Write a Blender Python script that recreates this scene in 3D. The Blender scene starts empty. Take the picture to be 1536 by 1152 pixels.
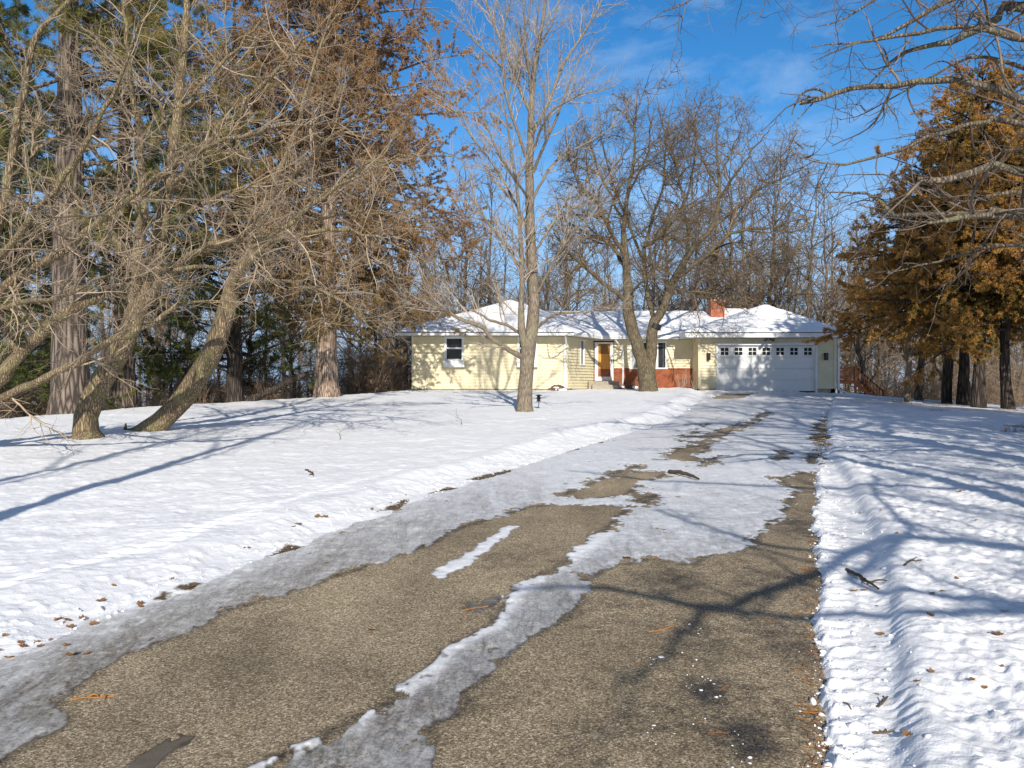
import bpy, bmesh, math, random
import numpy as np
from mathutils import Vector

random.seed(7)
rng = np.random.default_rng(11)
sc = bpy.context.scene
COL = sc.collection
F = 1205.0          # focal length in pixels of the 1536 px photograph
CAMZ = 1.6
SUN_EL = math.radians(27)
SUN_K = .08      # light travels towards (-SUN_K, 1)

# ------------------------------------------------------------------ helpers
def at(px, py, D):
    return (np.array([(px - 768.0) / F * D, D, CAMZ + (576.0 - py) / F * D]))

def gpt(px, py):
    """point of the sloping lawn plane seen at a photograph pixel"""
    D = F * CAMZ / (py - 540.0)
    return ((px - 768.0) / F * D, D)

def _hash(ix, iy, s):
    h = (ix.astype(np.int64) * 374761393 + iy.astype(np.int64) * 668265263 + s * 982451653) & 0xffffffff
    h = ((h ^ (h >> 13)) * 1274126177) & 0xffffffff
    h = (h ^ (h >> 16)) & 0xffffff
    return h.astype(np.float64) / 0xffffff

def vn(x, y, s=0):
    x = np.asarray(x, float); y = np.asarray(y, float)
    xi = np.floor(x); yi = np.floor(y)
    u = x - xi; v = y - yi
    u = u * u * u * (u * (u * 6 - 15) + 10); v = v * v * v * (v * (v * 6 - 15) + 10)
    a = _hash(xi, yi, s); b = _hash(xi + 1, yi, s); c = _hash(xi, yi + 1, s); d = _hash(xi + 1, yi + 1, s)
    return (a + (b - a) * u + (c - a) * v + (a - b - c + d) * u * v) * 2 - 1

def fbm(x, y, s=0, oct=3, gain=.5):
    t = 0; a = 1.0; f = 1.0
    for i in range(oct):
        t = t + a * vn(x * f + 17.3 * i, y * f - 9.1 * i, s + i); a *= gain; f *= 2.03
    return t

def tag(o, label=None, cat=None, group=None, kind=None):
    if label: o['label'] = label
    if cat: o['category'] = cat
    if group: o['group'] = group
    if kind: o['kind'] = kind
    return o

def thing(name, label, cat, loc=(0, 0, 0), rz=0, group=None):
    o = bpy.data.objects.new(name, None); COL.objects.link(o)
    o.empty_display_size = .2
    o.location = loc; o.rotation_euler = (0, 0, rz)
    return tag(o, label, cat, group)

def np_mesh(name, V, Q, tint=None, smooth=True, k=4):
    me = bpy.data.meshes.new(name)
    n = len(Q)
    me.vertices.add(len(V)); me.vertices.foreach_set('co', np.ascontiguousarray(V, np.float32).ravel())
    me.loops.add(n * k); me.loops.foreach_set('vertex_index', np.ascontiguousarray(Q, np.int32).ravel())
    me.polygons.add(n)
    me.polygons.foreach_set('loop_start', np.arange(0, n * k, k, dtype=np.int32))
    me.polygons.foreach_set('use_smooth', np.full(n, smooth, bool))
    if tint is not None:
        for nm, arr in (tint.items() if isinstance(tint, dict) else [('tint', tint)]):
            a = me.attributes.new(nm, 'FLOAT', 'POINT'); a.data.foreach_set('value', np.ascontiguousarray(arr, np.float32))
    me.update(calc_edges=True)
    return me

def link(name, me, mat, parent=None, loc=None):
    o = bpy.data.objects.new(name, me); COL.objects.link(o)
    if mat is not None: me.materials.append(mat)
    if parent is not None: o.parent = parent
    if loc is not None: o.location = loc
    return o

class Acc:
    """collects quads (with a tint per vertex) into one mesh"""
    def __init__(s): s.V = []; s.Q = []; s.T = []; s.n = 0
    def add(s, V, Q, T):
        if len(V) == 0: return
        s.V.append(V); s.Q.append(Q + s.n); s.T.append(T); s.n += len(V)
    def mesh(s, name, off=(0, 0, 0), smooth=True):
        V = np.concatenate(s.V) - np.asarray(off); 
        return np_mesh(name, V, np.concatenate(s.Q), np.concatenate(s.T), smooth)

def norm(a): return a / np.maximum(np.linalg.norm(a, axis=-1, keepdims=True), 1e-9)

def frames(P):
    T = np.empty_like(P)
    T[:, 1:-1] = P[:, 2:] - P[:, :-2]; T[:, 0] = P[:, 1] - P[:, 0]; T[:, -1] = P[:, -1] - P[:, -2]
    T = norm(T)
    mean = norm(P[:, -1] - P[:, 0])
    ref = np.where(np.abs(mean[:, 2:3]) > .8, np.array([[1., 0, 0]]), np.array([[0, 0, 1.]]))
    N = norm(np.cross(T, ref[:, None, :] + 0 * T)); B = np.cross(T, N)
    return T, N, B

def tubes(P, R, k, tint, rough=0.0):
    n, m, _ = P.shape
    T, N, B = frames(P)
    a = np.arange(k) * 2 * math.pi / k
    rr = R[:, :, None] * np.ones(k)
    if rough > 0: rr = rr * (1 + rough * rng.normal(0, 1, rr.shape))
    V = P[:, :, None, :] + rr[..., None] * (np.cos(a)[None, None, :, None] * N[:, :, None, :] + np.sin(a)[None, None, :, None] * B[:, :, None, :])
    idx = np.arange(n * m * k).reshape(n, m, k)
    A = idx[:, :-1, :]; Bq = np.roll(idx, -1, 2)[:, :-1, :]; C = np.roll(idx, -1, 2)[:, 1:, :]; Dq = idx[:, 1:, :]
    Q = np.stack([A, Bq, C, Dq], -1).reshape(-1, 4)
    return V.reshape(-1, 3), Q, np.repeat(tint, m * k)

def grow(S, D, L, R0, m, wig, up=0.0, rend=.3, curl=0.0):
    n = len(S); P = np.empty((n, m + 1, 3)); P[:, 0] = S
    d = D.copy(); st = (L / m)[:, None]
    drift = rng.normal(0, curl, (n, 3)) if curl else 0
    for i in range(m):
        d = d + rng.normal(0, wig, (n, 3)) + drift
        d[:, 2] += up / m
        d = norm(d); P[:, i + 1] = P[:, i] + d * st
    R = R0[:, None] * np.linspace(1, rend, m + 1)[None]
    return P, R

def spawn(P, R, dens, t0, t1, ang, lr, m, wig, up=0.0, rr=.6, rmin=.004, rend=.35, fall=.5, lens=None, clip=None, curl=0.0, upb=0.0, lmax=9):
    """children along parent branches P; lr = (lo, hi) child length as a fraction of the parent length (or absolute if lens='abs')"""
    n, mm, _ = P.shape
    PL = np.linalg.norm(np.diff(P, axis=1), axis=2).sum(1)
    cnt = rng.poisson(np.maximum(dens * PL * (t1 - t0), .0))
    par = np.repeat(np.arange(n), cnt)
    if len(par) == 0: return np.empty((0, m + 1, 3)), np.empty((0, m + 1))
    t = rng.uniform(t0, t1, len(par)); u = t * (mm - 1); i = np.minimum(u.astype(int), mm - 2); f = (u - i)
    S = P[par, i] * (1 - f)[:, None] + P[par, i + 1] * f[:, None]
    Rt = R[par, i] * (1 - f) + R[par, i + 1] * f
    T, N, B = frames(P)
    Tt, Nt, Bt = T[par, i], N[par, i], B[par, i]
    an = np.radians(rng.uniform(ang[0], ang[1], len(par))); ph = rng.uniform(0, 2 * math.pi, len(par))
    Dr = np.cos(an)[:, None] * Tt + np.sin(an)[:, None] * (np.cos(ph)[:, None] * Nt + np.sin(ph)[:, None] * Bt)
    Dr[:, 2] += upb; Dr = norm(Dr)
    L = rng.uniform(lr[0], lr[1], len(par)) * (1 - fall * t)
    if lens != 'abs': L = L * PL[par]
    L = np.minimum(L, lmax)
    r0 = np.maximum(np.minimum(Rt * rr, .0115 * L + rmin), rmin)
    if clip is not None:
        tip = S + Dr * L[:, None]
        ok = clip(tip)
        L = np.where(ok, L, L * .65)
        k = clip(S + Dr * L[:, None] * .9)
        S, Dr, L, r0 = S[k], Dr[k], L[k], r0[k]
        if len(S) == 0: return np.empty((0, m + 1, 3)), np.empty((0, m + 1))
    return grow(S, Dr, L, r0, m, wig, up, rend, curl)

def catmull(pts, m):
    p = np.asarray(pts, float)
    p = np.vstack([2 * p[0] - p[1], p, 2 * p[-1] - p[-2]])
    seg = np.linalg.norm(np.diff(p[1:-1, :3], axis=0), axis=1); cum = np.concatenate([[0], np.cumsum(seg)])
    out = []
    for s in np.linspace(0, cum[-1], m):
        j = min(np.searchsorted(cum, s, 'right') - 1, len(seg) - 1)
        t = (s - cum[j]) / max(seg[j], 1e-9)
        a, b, c, d = p[j], p[j + 1], p[j + 2], p[j + 3]
        out.append(.5 * (2 * b + (c - a) * t + (2 * a - 5 * b + 4 * c - d) * t * t + (3 * b - a - 3 * c + d) * t ** 3))
    return np.array(out)

def limb(pts, m=16, wob=0.0):
    """pts: (px, py, depth, radius) read from the photograph, or already world with 'w' """
    w = np.array([list(at(a, b, c)) + [r] for a, b, c, r in pts])
    q = catmull(w, m)
    if wob: q[1:-1, :3] += rng.normal(0, wob, (m - 2, 3))
    return q[:, :3], np.maximum(q[:, 3], .003)

def wlimb(pts, m=16, wob=0.0):
    q = catmull(np.array(pts, float), m)
    if wob: q[1:-1, :3] += rng.normal(0, wob, (m - 2, 3))
    return q[:, :3], np.maximum(q[:, 3], .003)

def stack(ls): return np.stack([l[0] for l in ls]), np.stack([l[1] for l in ls])

# ------------------------------------------------------------------ materials
class NT:
    def __init__(s, name):
        s.m = bpy.data.materials.new(name); s.m.use_nodes = True
        s.t = s.m.node_tree; s.t.nodes.clear()
        s.out = s.n('ShaderNodeOutputMaterial'); s.b = s.n('ShaderNodeBsdfPrincipled')
        s.l(s.b, 'BSDF', s.out, 'Surface')
    def n(s, ty, **kw):
        nd = s.t.nodes.new(ty)
        for k, v in kw.items(): setattr(nd, k, v)
        return nd
    def l(s, a, ao, b, bi): s.t.links.new(a.outputs[ao], b.inputs[bi])
    def coord(s, scale=(1, 1, 1), kind='Object', rot=(0, 0, 0)):
        tc = s.n('ShaderNodeTexCoord'); mp = s.n('ShaderNodeMapping')
        mp.inputs['Scale'].default_value = scale; mp.inputs['Rotation'].default_value = rot
        s.l(tc, kind, mp, 'Vector'); return mp
    def noise(s, co, scale, detail=4, rough=.6, dist=0.0):
        nd = s.n('ShaderNodeTexNoise'); nd.inputs['Scale'].default_value = scale; nd.inputs['Detail'].default_value = detail
        nd.inputs['Roughness'].default_value = rough; nd.inputs['Distortion'].default_value = dist
        s.l(co, 'Vector', nd, 'Vector'); return nd
    def ramp(s, src, so, stops, interp='LINEAR'):
        r = s.n('ShaderNodeValToRGB'); r.color_ramp.interpolation = interp
        e = r.color_ramp.elements
        while len(e) < len(stops): e.new(.5)
        for el, (p, c) in zip(e, stops):
            el.position = p; el.color = (*c, 1) if not isinstance(c, (int, float)) else (c, c, c, 1)
        s.l(src, so, r, 'Fac'); return r
    def mix(s, fac, a, b, mode='MIX'):
        x = s.n('ShaderNodeMixRGB', blend_type=mode)
        for v, i in ((fac, 'Fac'), (a, 'Color1'), (b, 'Color2')):
            if isinstance(v, tuple) and hasattr(v[0], 'outputs'): s.l(v[0], v[1], x, i)
            elif isinstance(v, (int, float)): x.inputs[i].default_value = v if i == 'Fac' else (v, v, v, 1)
            else: x.inputs[i].default_value = (*v, 1)
        return x
    def attr(s, name):
        a = s.n('ShaderNodeAttribute'); a.attribute_name = name; return a
    def math(s, op, a, b=0.0, clamp=False):
        x = s.n('ShaderNodeMath', operation=op); x.use_clamp = clamp
        for i, v in enumerate((a, b)):
            if isinstance(v, tuple): s.l(v[0], v[1], x, i)
            else: x.inputs[i].default_value = v
        return x
    def bump(s, src, so, strength, dist):
        b = s.n('ShaderNodeBump'); b.inputs['Strength'].default_value = strength; b.inputs['Distance'].default_value = dist
        s.l(src, so, b, 'Height'); s.l(b, 'Normal', s.b, 'Normal'); return b
    def set(s, rough=.8, spec=.3, **kw):
        s.b.inputs['Roughness'].default_value = rough; s.b.inputs['Specular IOR Level'].default_value = spec
        for k, v in kw.items(): s.b.inputs[k].default_value = v
        return s.m

def plain(name, col, rough=.6, var=.12, scale=6, spec=.3, bump=0.0, kind='Object', coord=(1, 1, 1)):
    t = NT(name); co = t.coord(coord, kind)
    nz = t.noise(co, scale, 5, .65)
    a = tuple(c * (1 - var) for c in col); b = tuple(min(1, c * (1 + var)) for c in col)
    r = t.ramp(nz, 'Fac', [(.3, a), (.7, b)]); t.l(r, 'Color', t.b, 'Base Color')
    if bump: t.bump(nz, 'Fac', bump, .02)
    return t.set(rough, spec)

def bark(name, dark, light, lichen=None, scale=9.0, stretch=.22, bump=.9, dist=.03):
    t = NT(name); co = t.coord((1, 1, stretch))
    n1 = t.noise(co, scale, 6, .7, .6)
    vo = t.n('ShaderNodeTexVoronoi', feature='DISTANCE_TO_EDGE'); vo.inputs['Scale'].default_value = scale * 1.3
    t.l(co, 'Vector', vo, 'Vector')
    fur = t.math('MULTIPLY', (vo, 'Distance'), 3.0, True)
    hh = t.math('MULTIPLY', (fur, 0), (n1, 'Fac'))
    r = t.ramp(hh, 0, [(.05, dark), (.5, light)])
    tt = t.attr('tint')
    mul = t.ramp(tt, 'Fac', [(0., .62), (1., 1.25)])
    c = t.mix(1.0, (r, 'Color'), (mul, 'Color'), 'MULTIPLY')
    if lichen:
        n2 = t.noise(t.coord((1, 1, .7)), 3.5, 5, .7)
        f = t.ramp(n2, 'Fac', [(.50, 0.), (.62, .55)])
        c = t.mix((f, 'Color'), (c, 'Color'), lichen)
    t.l(c, 'Color', t.b, 'Base Color')
    t.bump(hh, 0, bump, dist)
    return t.set(.9, .15)

def twigmat(name, a, b):
    t = NT(name); tt = t.attr('tint')
    r = t.ramp(tt, 'Fac', [(0., a), (1., b)])
    n1 = t.noise(t.coord(), 7, 3)
    m = t.ramp(n1, 'Fac', [(.3, .7), (.7, 1.2)])
    c = t.mix(1.0, (r, 'Color'), (m, 'Color'), 'MULTIPLY')
    t.l(c, 'Color', t.b, 'Base Color'); return t.set(.85, .15)

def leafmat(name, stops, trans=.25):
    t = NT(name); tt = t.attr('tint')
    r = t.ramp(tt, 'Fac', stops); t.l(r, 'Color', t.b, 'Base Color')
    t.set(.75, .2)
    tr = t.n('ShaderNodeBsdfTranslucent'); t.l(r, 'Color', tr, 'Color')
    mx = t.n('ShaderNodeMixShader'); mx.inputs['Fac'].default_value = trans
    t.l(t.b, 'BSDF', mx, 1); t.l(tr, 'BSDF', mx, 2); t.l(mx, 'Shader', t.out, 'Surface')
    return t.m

M = {}
def snow_material(name, big=True):
    t = NT(name); co = t.coord()
    n0 = t.noise(co, .35, 3, .5)
    n1 = t.noise(co, 14, 5, .62); n2 = t.noise(co, 90, 3, .6)
    r = t.ramp(n0, 'Fac', [(.3, (.89, .895, .905)), (.7, (.93, .93, .93))])
    fl = t.noise(co, 60, 2, .5)
    spk = t.ramp(fl, 'Fac', [(.70, 0.), (.76, 1.)])
    dirt = t.attr('dirt')
    sp = t.math('MULTIPLY', (spk, 'Color'), .55)
    c = t.mix((sp, 0), (r, 'Color'), (.28, .22, .16))
    n3 = t.noise(co, 9, 5, .75)
    df = t.math('ADD', (dirt, 'Fac'), (n3, 'Fac'))
    dm = t.ramp(df, 0, [(.80, 0.), (1.0, 1.)])
    nd = t.noise(co, 40, 3, .7); dc = t.ramp(nd, 'Fac', [(.3, (.05, .035, .02)), (.7, (.23, .16, .09))])
    c = t.mix((dm, 'Color'), (c, 'Color'), (dc, 'Color'))
    t.l(c, 'Color', t.b, 'Base Color')
    h = t.math('ADD', (n1, 'Fac'), (t.math('MULTIPLY', (n2, 'Fac'), .35), 0))
    t.bump(h, 0, .5, .025)
    t.set(.7, .2)
    return t.m
M['snow'] = snow_material('snow')

def roof_snow_material():
    t = NT('roof_snow'); co = t.coord()
    n0 = t.noise(co, .5, 4, .5); n1 = t.noise(co, 9, 4, .6)
    r = t.ramp(n0, 'Fac', [(.3, (.89, .895, .905)), (.7, (.93, .93, .93))]); t.l(r, 'Color', t.b, 'Base Color')
    t.bump(n1, 'Fac', .25, .03); return t.set(.7, .2)
M['roof_snow'] = roof_snow_material()

def ice_material():
    t = NT('ice'); co = t.coord((1, 1, 1), rot=(0, 0, math.radians(18)))
    st = t.coord((2.2, .55, 1), rot=(0, 0, math.radians(20)))
    n1 = t.noise(st, 3.0, 7, .72, .8); n2 = t.noise(co, 48, 6, .8); n4 = t.noise(st, 15, 5, .75)
    white = t.attr('white'); thick = t.attr('thick')
    s = t.math('ADD', (t.math('MULTIPLY', (n1, 'Fac'), .95), 0), (t.math('MULTIPLY', (t.math('ADD', (t.math('MULTIPLY', (t.math('SUBTRACT', (n2, 'Fac'), .5), 0), 1.6), 0), .5), 0), .60), 0))
    s = t.math('ADD', (s, 0), (t.math('MULTIPLY', (n4, 'Fac'), .45), 0))
    s = t.math('ADD', (s, 0), (white, 'Fac'))
    r = t.ramp(s, 0, [(.78, (.15, .125, .095)), (.98, (.33, .315, .29)), (1.22, (.50, .49, .475)), (1.5, (.76, .76, .76)), (1.75, (.90, .90, .90))])
    r.color_ramp.elements[0].position = .39; r.color_ramp.elements[1].position = .47; r.color_ramp.elements[2].position = .56
    r.color_ramp.elements[3].position = .68; r.color_ramp.elements[4].position = .80
    half = t.math('MULTIPLY', (s, 0), .5); t.l(half, 0, r, 'Fac')
    edge = t.ramp(thick, 'Fac', [(0., .0), (1., 1.)])
    c = t.mix((edge, 'Color'), (.07, .055, .04), (r, 'Color'))
    t.l(c, 'Color', t.b, 'Base Color')
    rg = t.ramp(r, 'Color', [(.1, .10), (.6, .38)]); t.l(rg, 'Color', t.b, 'Roughness')
    h = t.math('ADD', (n2, 'Fac'), (n4, 'Fac'))
    t.bump(h, 0, .22, .010)
    t.b.inputs['Specular IOR Level'].default_value = .5
    return t.m
M['ice'] = ice_material()

def asphalt_material():
    t = NT('asphalt'); co = t.coord()
    v = t.n('ShaderNodeTexVoronoi'); v.inputs['Scale'].default_value = 120; t.l(co, 'Vector', v, 'Vector')
    v2 = t.n('ShaderNodeTexVoronoi'); v2.inputs['Scale'].default_value = 260; t.l(co, 'Vector', v2, 'Vector')
    n1 = t.noise(co, 1.1, 5, .6); n2 = t.noise(co, 38, 4, .7)
    sep = t.n('ShaderNodeSeparateColor'); t.l(v, 'Color', sep, 'Color')
    g = t.ramp(sep, 'Red', [(.0, (.15, .112, .066)), (.35, (.27, .208, .128)), (.75, (.40, .315, .20)), (1., (.66, .55, .40))])
    sep2 = t.n('ShaderNodeSeparateColor'); t.l(v2, 'Color', sep2, 'Color')
    g2 = t.ramp(sep2, 'Green', [(.0, .55), (1., 1.35)])
    c = t.mix(1.0, (g, 'Color'), (g2, 'Color'), 'MULTIPLY')
    n5 = t.noise(co, 7, 5, .75)
    big = t.ramp(t.math('ADD', (t.math('MULTIPLY', (n1, 'Fac'), .7), 0), (t.math('MULTIPLY', (n5, 'Fac'), .3), 0)), 0, [(.3, .62), (.5, .98), (.7, 1.2)])
    c = t.mix(1.0, (c, 'Color'), (big, 'Color'), 'MULTIPLY')
    n6 = t.noise(t.coord((1.6, .5, 1), rot=(0, 0, math.radians(20))), .9, 3, .6)
    c = t.mix(1.0, (c, 'Color'), (t.ramp(n6, 'Fac', [(.3, .74), (.68, 1.16)]), 'Color'), 'MULTIPLY')
    wet = t.attr('wet')
    wn = t.noise(co, 9, 6, .75)
    wf = t.math('ADD', (wet, 'Fac'), (t.math('MULTIPLY', (t.math('SUBTRACT', (wn, 'Fac'), .5), 0), 1.9), 0))
    wr = t.ramp(wf, 0, [(.15, 0.), (.85, 1.)])
    dk = t.mix(1.0, (c, 'Color'), (.22, .22, .23), 'MULTIPLY')
    c = t.mix((wr, 'Color'), (c, 'Color'), (dk, 'Color'))
    t.l(c, 'Color', t.b, 'Base Color')
    rr = t.ramp(wr, 'Color', [(0., .9), (1., .45)]); t.l(rr, 'Color', t.b, 'Roughness')
    h = t.math('ADD', (v, 'Distance'), (n2, 'Fac'))
    t.bump(h, 0, .3, .004)
    t.b.inputs['Specular IOR Level'].default_value = .3
    return t.m
M['asphalt'] = asphalt_material()

def woodfloor():
    t = NT('ground'); co = t.coord()
    n0 = t.noise(co, .22, 6, .7); n1 = t.noise(co, 3, 5, .7)
    dk = t.ramp(n1, 'Fac', [(.3, (.06, .045, .03)), (.7, (.22, .16, .10))])
    f = t.ramp(n0, 'Fac', [(.40, 0.), (.52, 1.)])
    c = t.mix((f, 'Color'), (dk, 'Color'), (.80, .82, .85)); t.l(c, 'Color', t.b, 'Base Color')
    t.bump(n1, 'Fac', .5, .05); return t.set(.9, .1)
M['ground'] = woodfloor()

M['bark_crab'] = bark('crab_bark', (.12, .085, .052), (.43, .33, .20), (.29, .27, .12), 22, .16)
M['twig_crab'] = twigmat('crab_twig', (.10, .064, .043), (.54, .42, .285))
M['bark_pine'] = bark('pine_bark', (.06, .048, .04), (.30, .235, .185), None, 7, .13, 1.0, .05)
M['bark_cedar'] = bark('cedar_bark', (.16, .11, .08), (.62, .48, .37), None, 14, .06, .9, .03)
M['bark_dark'] = bark('dark_bark', (.03, .025, .022), (.13, .10, .08), None, 9, .12, 1.0, .04)
M['bark_maple'] = bark('maple_bark', (.15, .12, .09), (.39, .315, .235), (.28, .26, .155), 24, .12, .8, .02)
M['twig_maple'] = twigmat('maple_twig', (.23, .18, .14), (.50, .42, .33))
M['bark_locust'] = bark('locust_bark', (.10, .077, .054), (.31, .24, .16), (.22, .21, .11), 16, .14, 1.0, .04)
M['twig_locust'] = twigmat('locust_twig', (.085, .06, .038), (.30, .22, .13))
M['bark_over'] = bark('overhang_bark', (.10, .08, .06), (.33, .265, .195), (.25, .24, .12), 22, .2)
M['twig_over'] = twigmat('overhang_twig', (.075, .06, .05), (.27, .21, .16))
M['bark_wood'] = bark('wood_bark', (.075, .06, .045), (.24, .19, .14), None, 5, .2, .6)
M['twig_wood'] = twigmat('wood_twig', (.11, .078, .052), (.38, .28, .185))
M['brush'] = twigmat('brush_twig', (.13, .085, .055), (.40, .29, .19))
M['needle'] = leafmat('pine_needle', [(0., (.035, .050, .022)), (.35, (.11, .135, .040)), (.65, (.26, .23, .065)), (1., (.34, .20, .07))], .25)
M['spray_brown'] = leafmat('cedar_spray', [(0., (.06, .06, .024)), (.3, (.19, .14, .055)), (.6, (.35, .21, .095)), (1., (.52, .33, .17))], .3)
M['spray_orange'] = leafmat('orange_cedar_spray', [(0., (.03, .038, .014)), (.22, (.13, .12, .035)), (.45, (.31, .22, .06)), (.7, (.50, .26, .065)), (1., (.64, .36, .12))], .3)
M['leaf'] = plain('dead_leaf', (.26, .13, .05), .8, .5, 30)
M['stick'] = plain('stick_bark', (.11, .08, .055), .9, .4, 30)
M['straw'] = plain('straw', (.45, .19, .05), .8, .4, 8)
M['weed'] = plain('weed', (.22, .15, .09), .8, .3, 20)

M['siding'] = plain('yellow_siding', (.76, .68, .46), .55, .10, 1.6, .3)
M['white'] = plain('white_trim', (.78, .78, .77), .45, .05, 3)
M['whitedoor'] = plain('white_garage_door', (.76, .76, .74), .45, .04, 1.5)
M['soffit'] = plain('soffit', (.55, .55, .53), .6, .06, 3)
M['shingle'] = plain('shingle_edge', (.09, .09, .09), .9, .3, 12)
M['glass'] = plain('window_glass', (.035, .04, .042), .06, .3, 2, .6)
M['curtain'] = plain('curtain', (.42, .43, .43), .8, .15, 5, coord=(8, 1, .4))
M['black'] = plain('black_metal', (.022, .021, .022), .45, .3, 10)
M['foundation'] = plain('foundation_block', (.40, .35, .26), .9, .2, 6, bump=.3)
M['stone'] = plain('rubble_stone', (.17, .10, .075), .9, .45, 6, bump=.5)
M['concrete'] = plain('concrete', (.36, .32, .25), .9, .15, 8, bump=.2)
M['oak'] = plain('oak_door', (.66, .30, .06), .4, .45, 3.0, coord=(9, 1, .5))
M['redwood'] = plain('stained_deck', (.46, .15, .05), .6, .4, 4, coord=(4, 4, .6))
M['orange'] = plain('orange_marker', (.65, .12, .03), .5, .1)
M['steel'] = plain('chimney_flue', (.45, .20, .12), .6, .25, 8)

def brick(name, c1, c2, mortar, axes='XZ'):
    t = NT(name); tc = t.n('ShaderNodeTexCoord'); s = t.n('ShaderNodeSeparateXYZ'); cb = t.n('ShaderNodeCombineXYZ')
    t.l(tc, 'Object', s, 'Vector')
    ad = t.math('ADD', (s, 'X'), (s, 'Y')); t.l(ad, 0, cb, 'X'); t.l(s, 'Z', cb, 'Y')
    b = t.n('ShaderNodeTexBrick'); t.l(cb, 'Vector', b, 'Vector')
    b.inputs['Scale'].default_value = 1.0; b.inputs['Brick Width'].default_value = .21; b.inputs['Row Height'].default_value = .075
    b.inputs['Mortar Size'].default_value = .008; b.inputs['Color1'].default_value = (*c1, 1); b.inputs['Color2'].default_value = (*c2, 1); b.inputs['Mortar'].default_value = (*mortar, 1)
    n = t.noise(t.coord(), 4, 5, .7); m = t.ramp(n, 'Fac', [(.3, .7), (.7, 1.2)])
    c = t.mix(1.0, (b, 'Color'), (m, 'Color'), 'MULTIPLY'); t.l(c, 'Color', t.b, 'Base Color')
    t.bump(b, 'Fac', -.4, .01); return t.set(.85, .2)
M['brick'] = brick('red_brick', (.37, .11, .045), (.27, .075, .033), (.25, .12, .08))
M['brick_chimney'] = brick('chimney_brick', (.46, .12, .055), (.36, .09, .04), (.42, .28, .2))

# ------------------------------------------------------------------ terrain
CX = np.array([-80, -40, -20, -13, -11.2, -7.8, -5.6, -4, 16.5, 18, 22, 40, 80.])
CY = np.array([15, 14.5, 17.5, 20.6, 28.4, 32.5, 41, 54, 54, 41, 36, 32, 30.])
def ground_z(x, y):
    x = np.asarray(x, float); y = np.asarray(y, float)
    yy = np.where(y > 38, 38 + 4 * (1 - np.exp(-(y - 38) / 4)), y)
    z = .03 * yy
    z = z - .055 * np.maximum(0, x - 13) * np.clip((y - 14) / 14, 0, 1)
    z = z - .02 * np.maximum(0, -x - 22)
    c = np.interp(x, CX, CY)
    d = y - c
    drop = .085 * np.log1p(np.exp(np.clip(d / 1.2, -30, 30))) * 1.2
    drop = 4.2 * (1 - np.exp(-drop / 4.2))
    return z - drop

# driveway edges (photograph pixels on the lawn plane -> metres)
LE = np.array([gpt(*p) for p in [(1062, 589), (1045, 612), (1005, 634), (912, 660), (780, 702), (640, 748), (500, 800), (380, 848), (230, 905), (100, 955), (0, 992)]])[::-1]
LE = np.vstack([[-6.3, -6.0], [-4.15, 0.3], LE, [9.6, 40.2], [9.75, 44]])
RE = np.array([gpt(*p) for p in [(1258, 590), (1246, 602), (1242, 625), (1236, 660), (1226, 690), (1222, 730), (1220, 800), (1224, 900), (1228, 1000), (1228, 1152)]])[::-1]
RE = np.vstack([[-2.2, -6.0], [-.05, 0.0], RE, [16.4, 40.2], [16.6, 44]])
def xl(y): return np.interp(y, LE[:, 1], LE[:, 0])
def xr(y): return np.interp(y, RE[:, 1], RE[:, 0])
RT = np.array([(.33, 3.15), (.49, 5.36), (.52, 7.4), (.40, 10.7), (.2, 12.9), (.1, 14.5), (.05, 60)])
def track_w(y): return np.interp(y, RT[:, 1], RT[:, 0])

def sdist(px, py, poly):
    """signed distance, positive inside"""
    px = px.ravel(); py = py.ravel()
    poly = np.asarray(poly); a = poly; b = np.roll(poly, -1, 0)
    d2 = np.full(px.shape, 1e18); ins = np.zeros(px.shape, bool)
    for (ax, ay), (bx, by) in zip(a, b):
        ex, ey = bx - ax, by - ay; wx, wy = px - ax, py - ay
        t = np.clip((wx * ex + wy * ey) / (ex * ex + ey * ey + 1e-12), 0, 1)
        d2 = np.minimum(d2, (wx - ex * t) ** 2 + (wy - ey * t) ** 2)
        c = ((ay > py) != (by > py)) & (px < (bx - ax) * (py - ay) / ((by - ay) if by != ay else 1e-12) + ax)
        ins ^= c
    return np.where(ins, 1, -1) * np.sqrt(d2)

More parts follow.
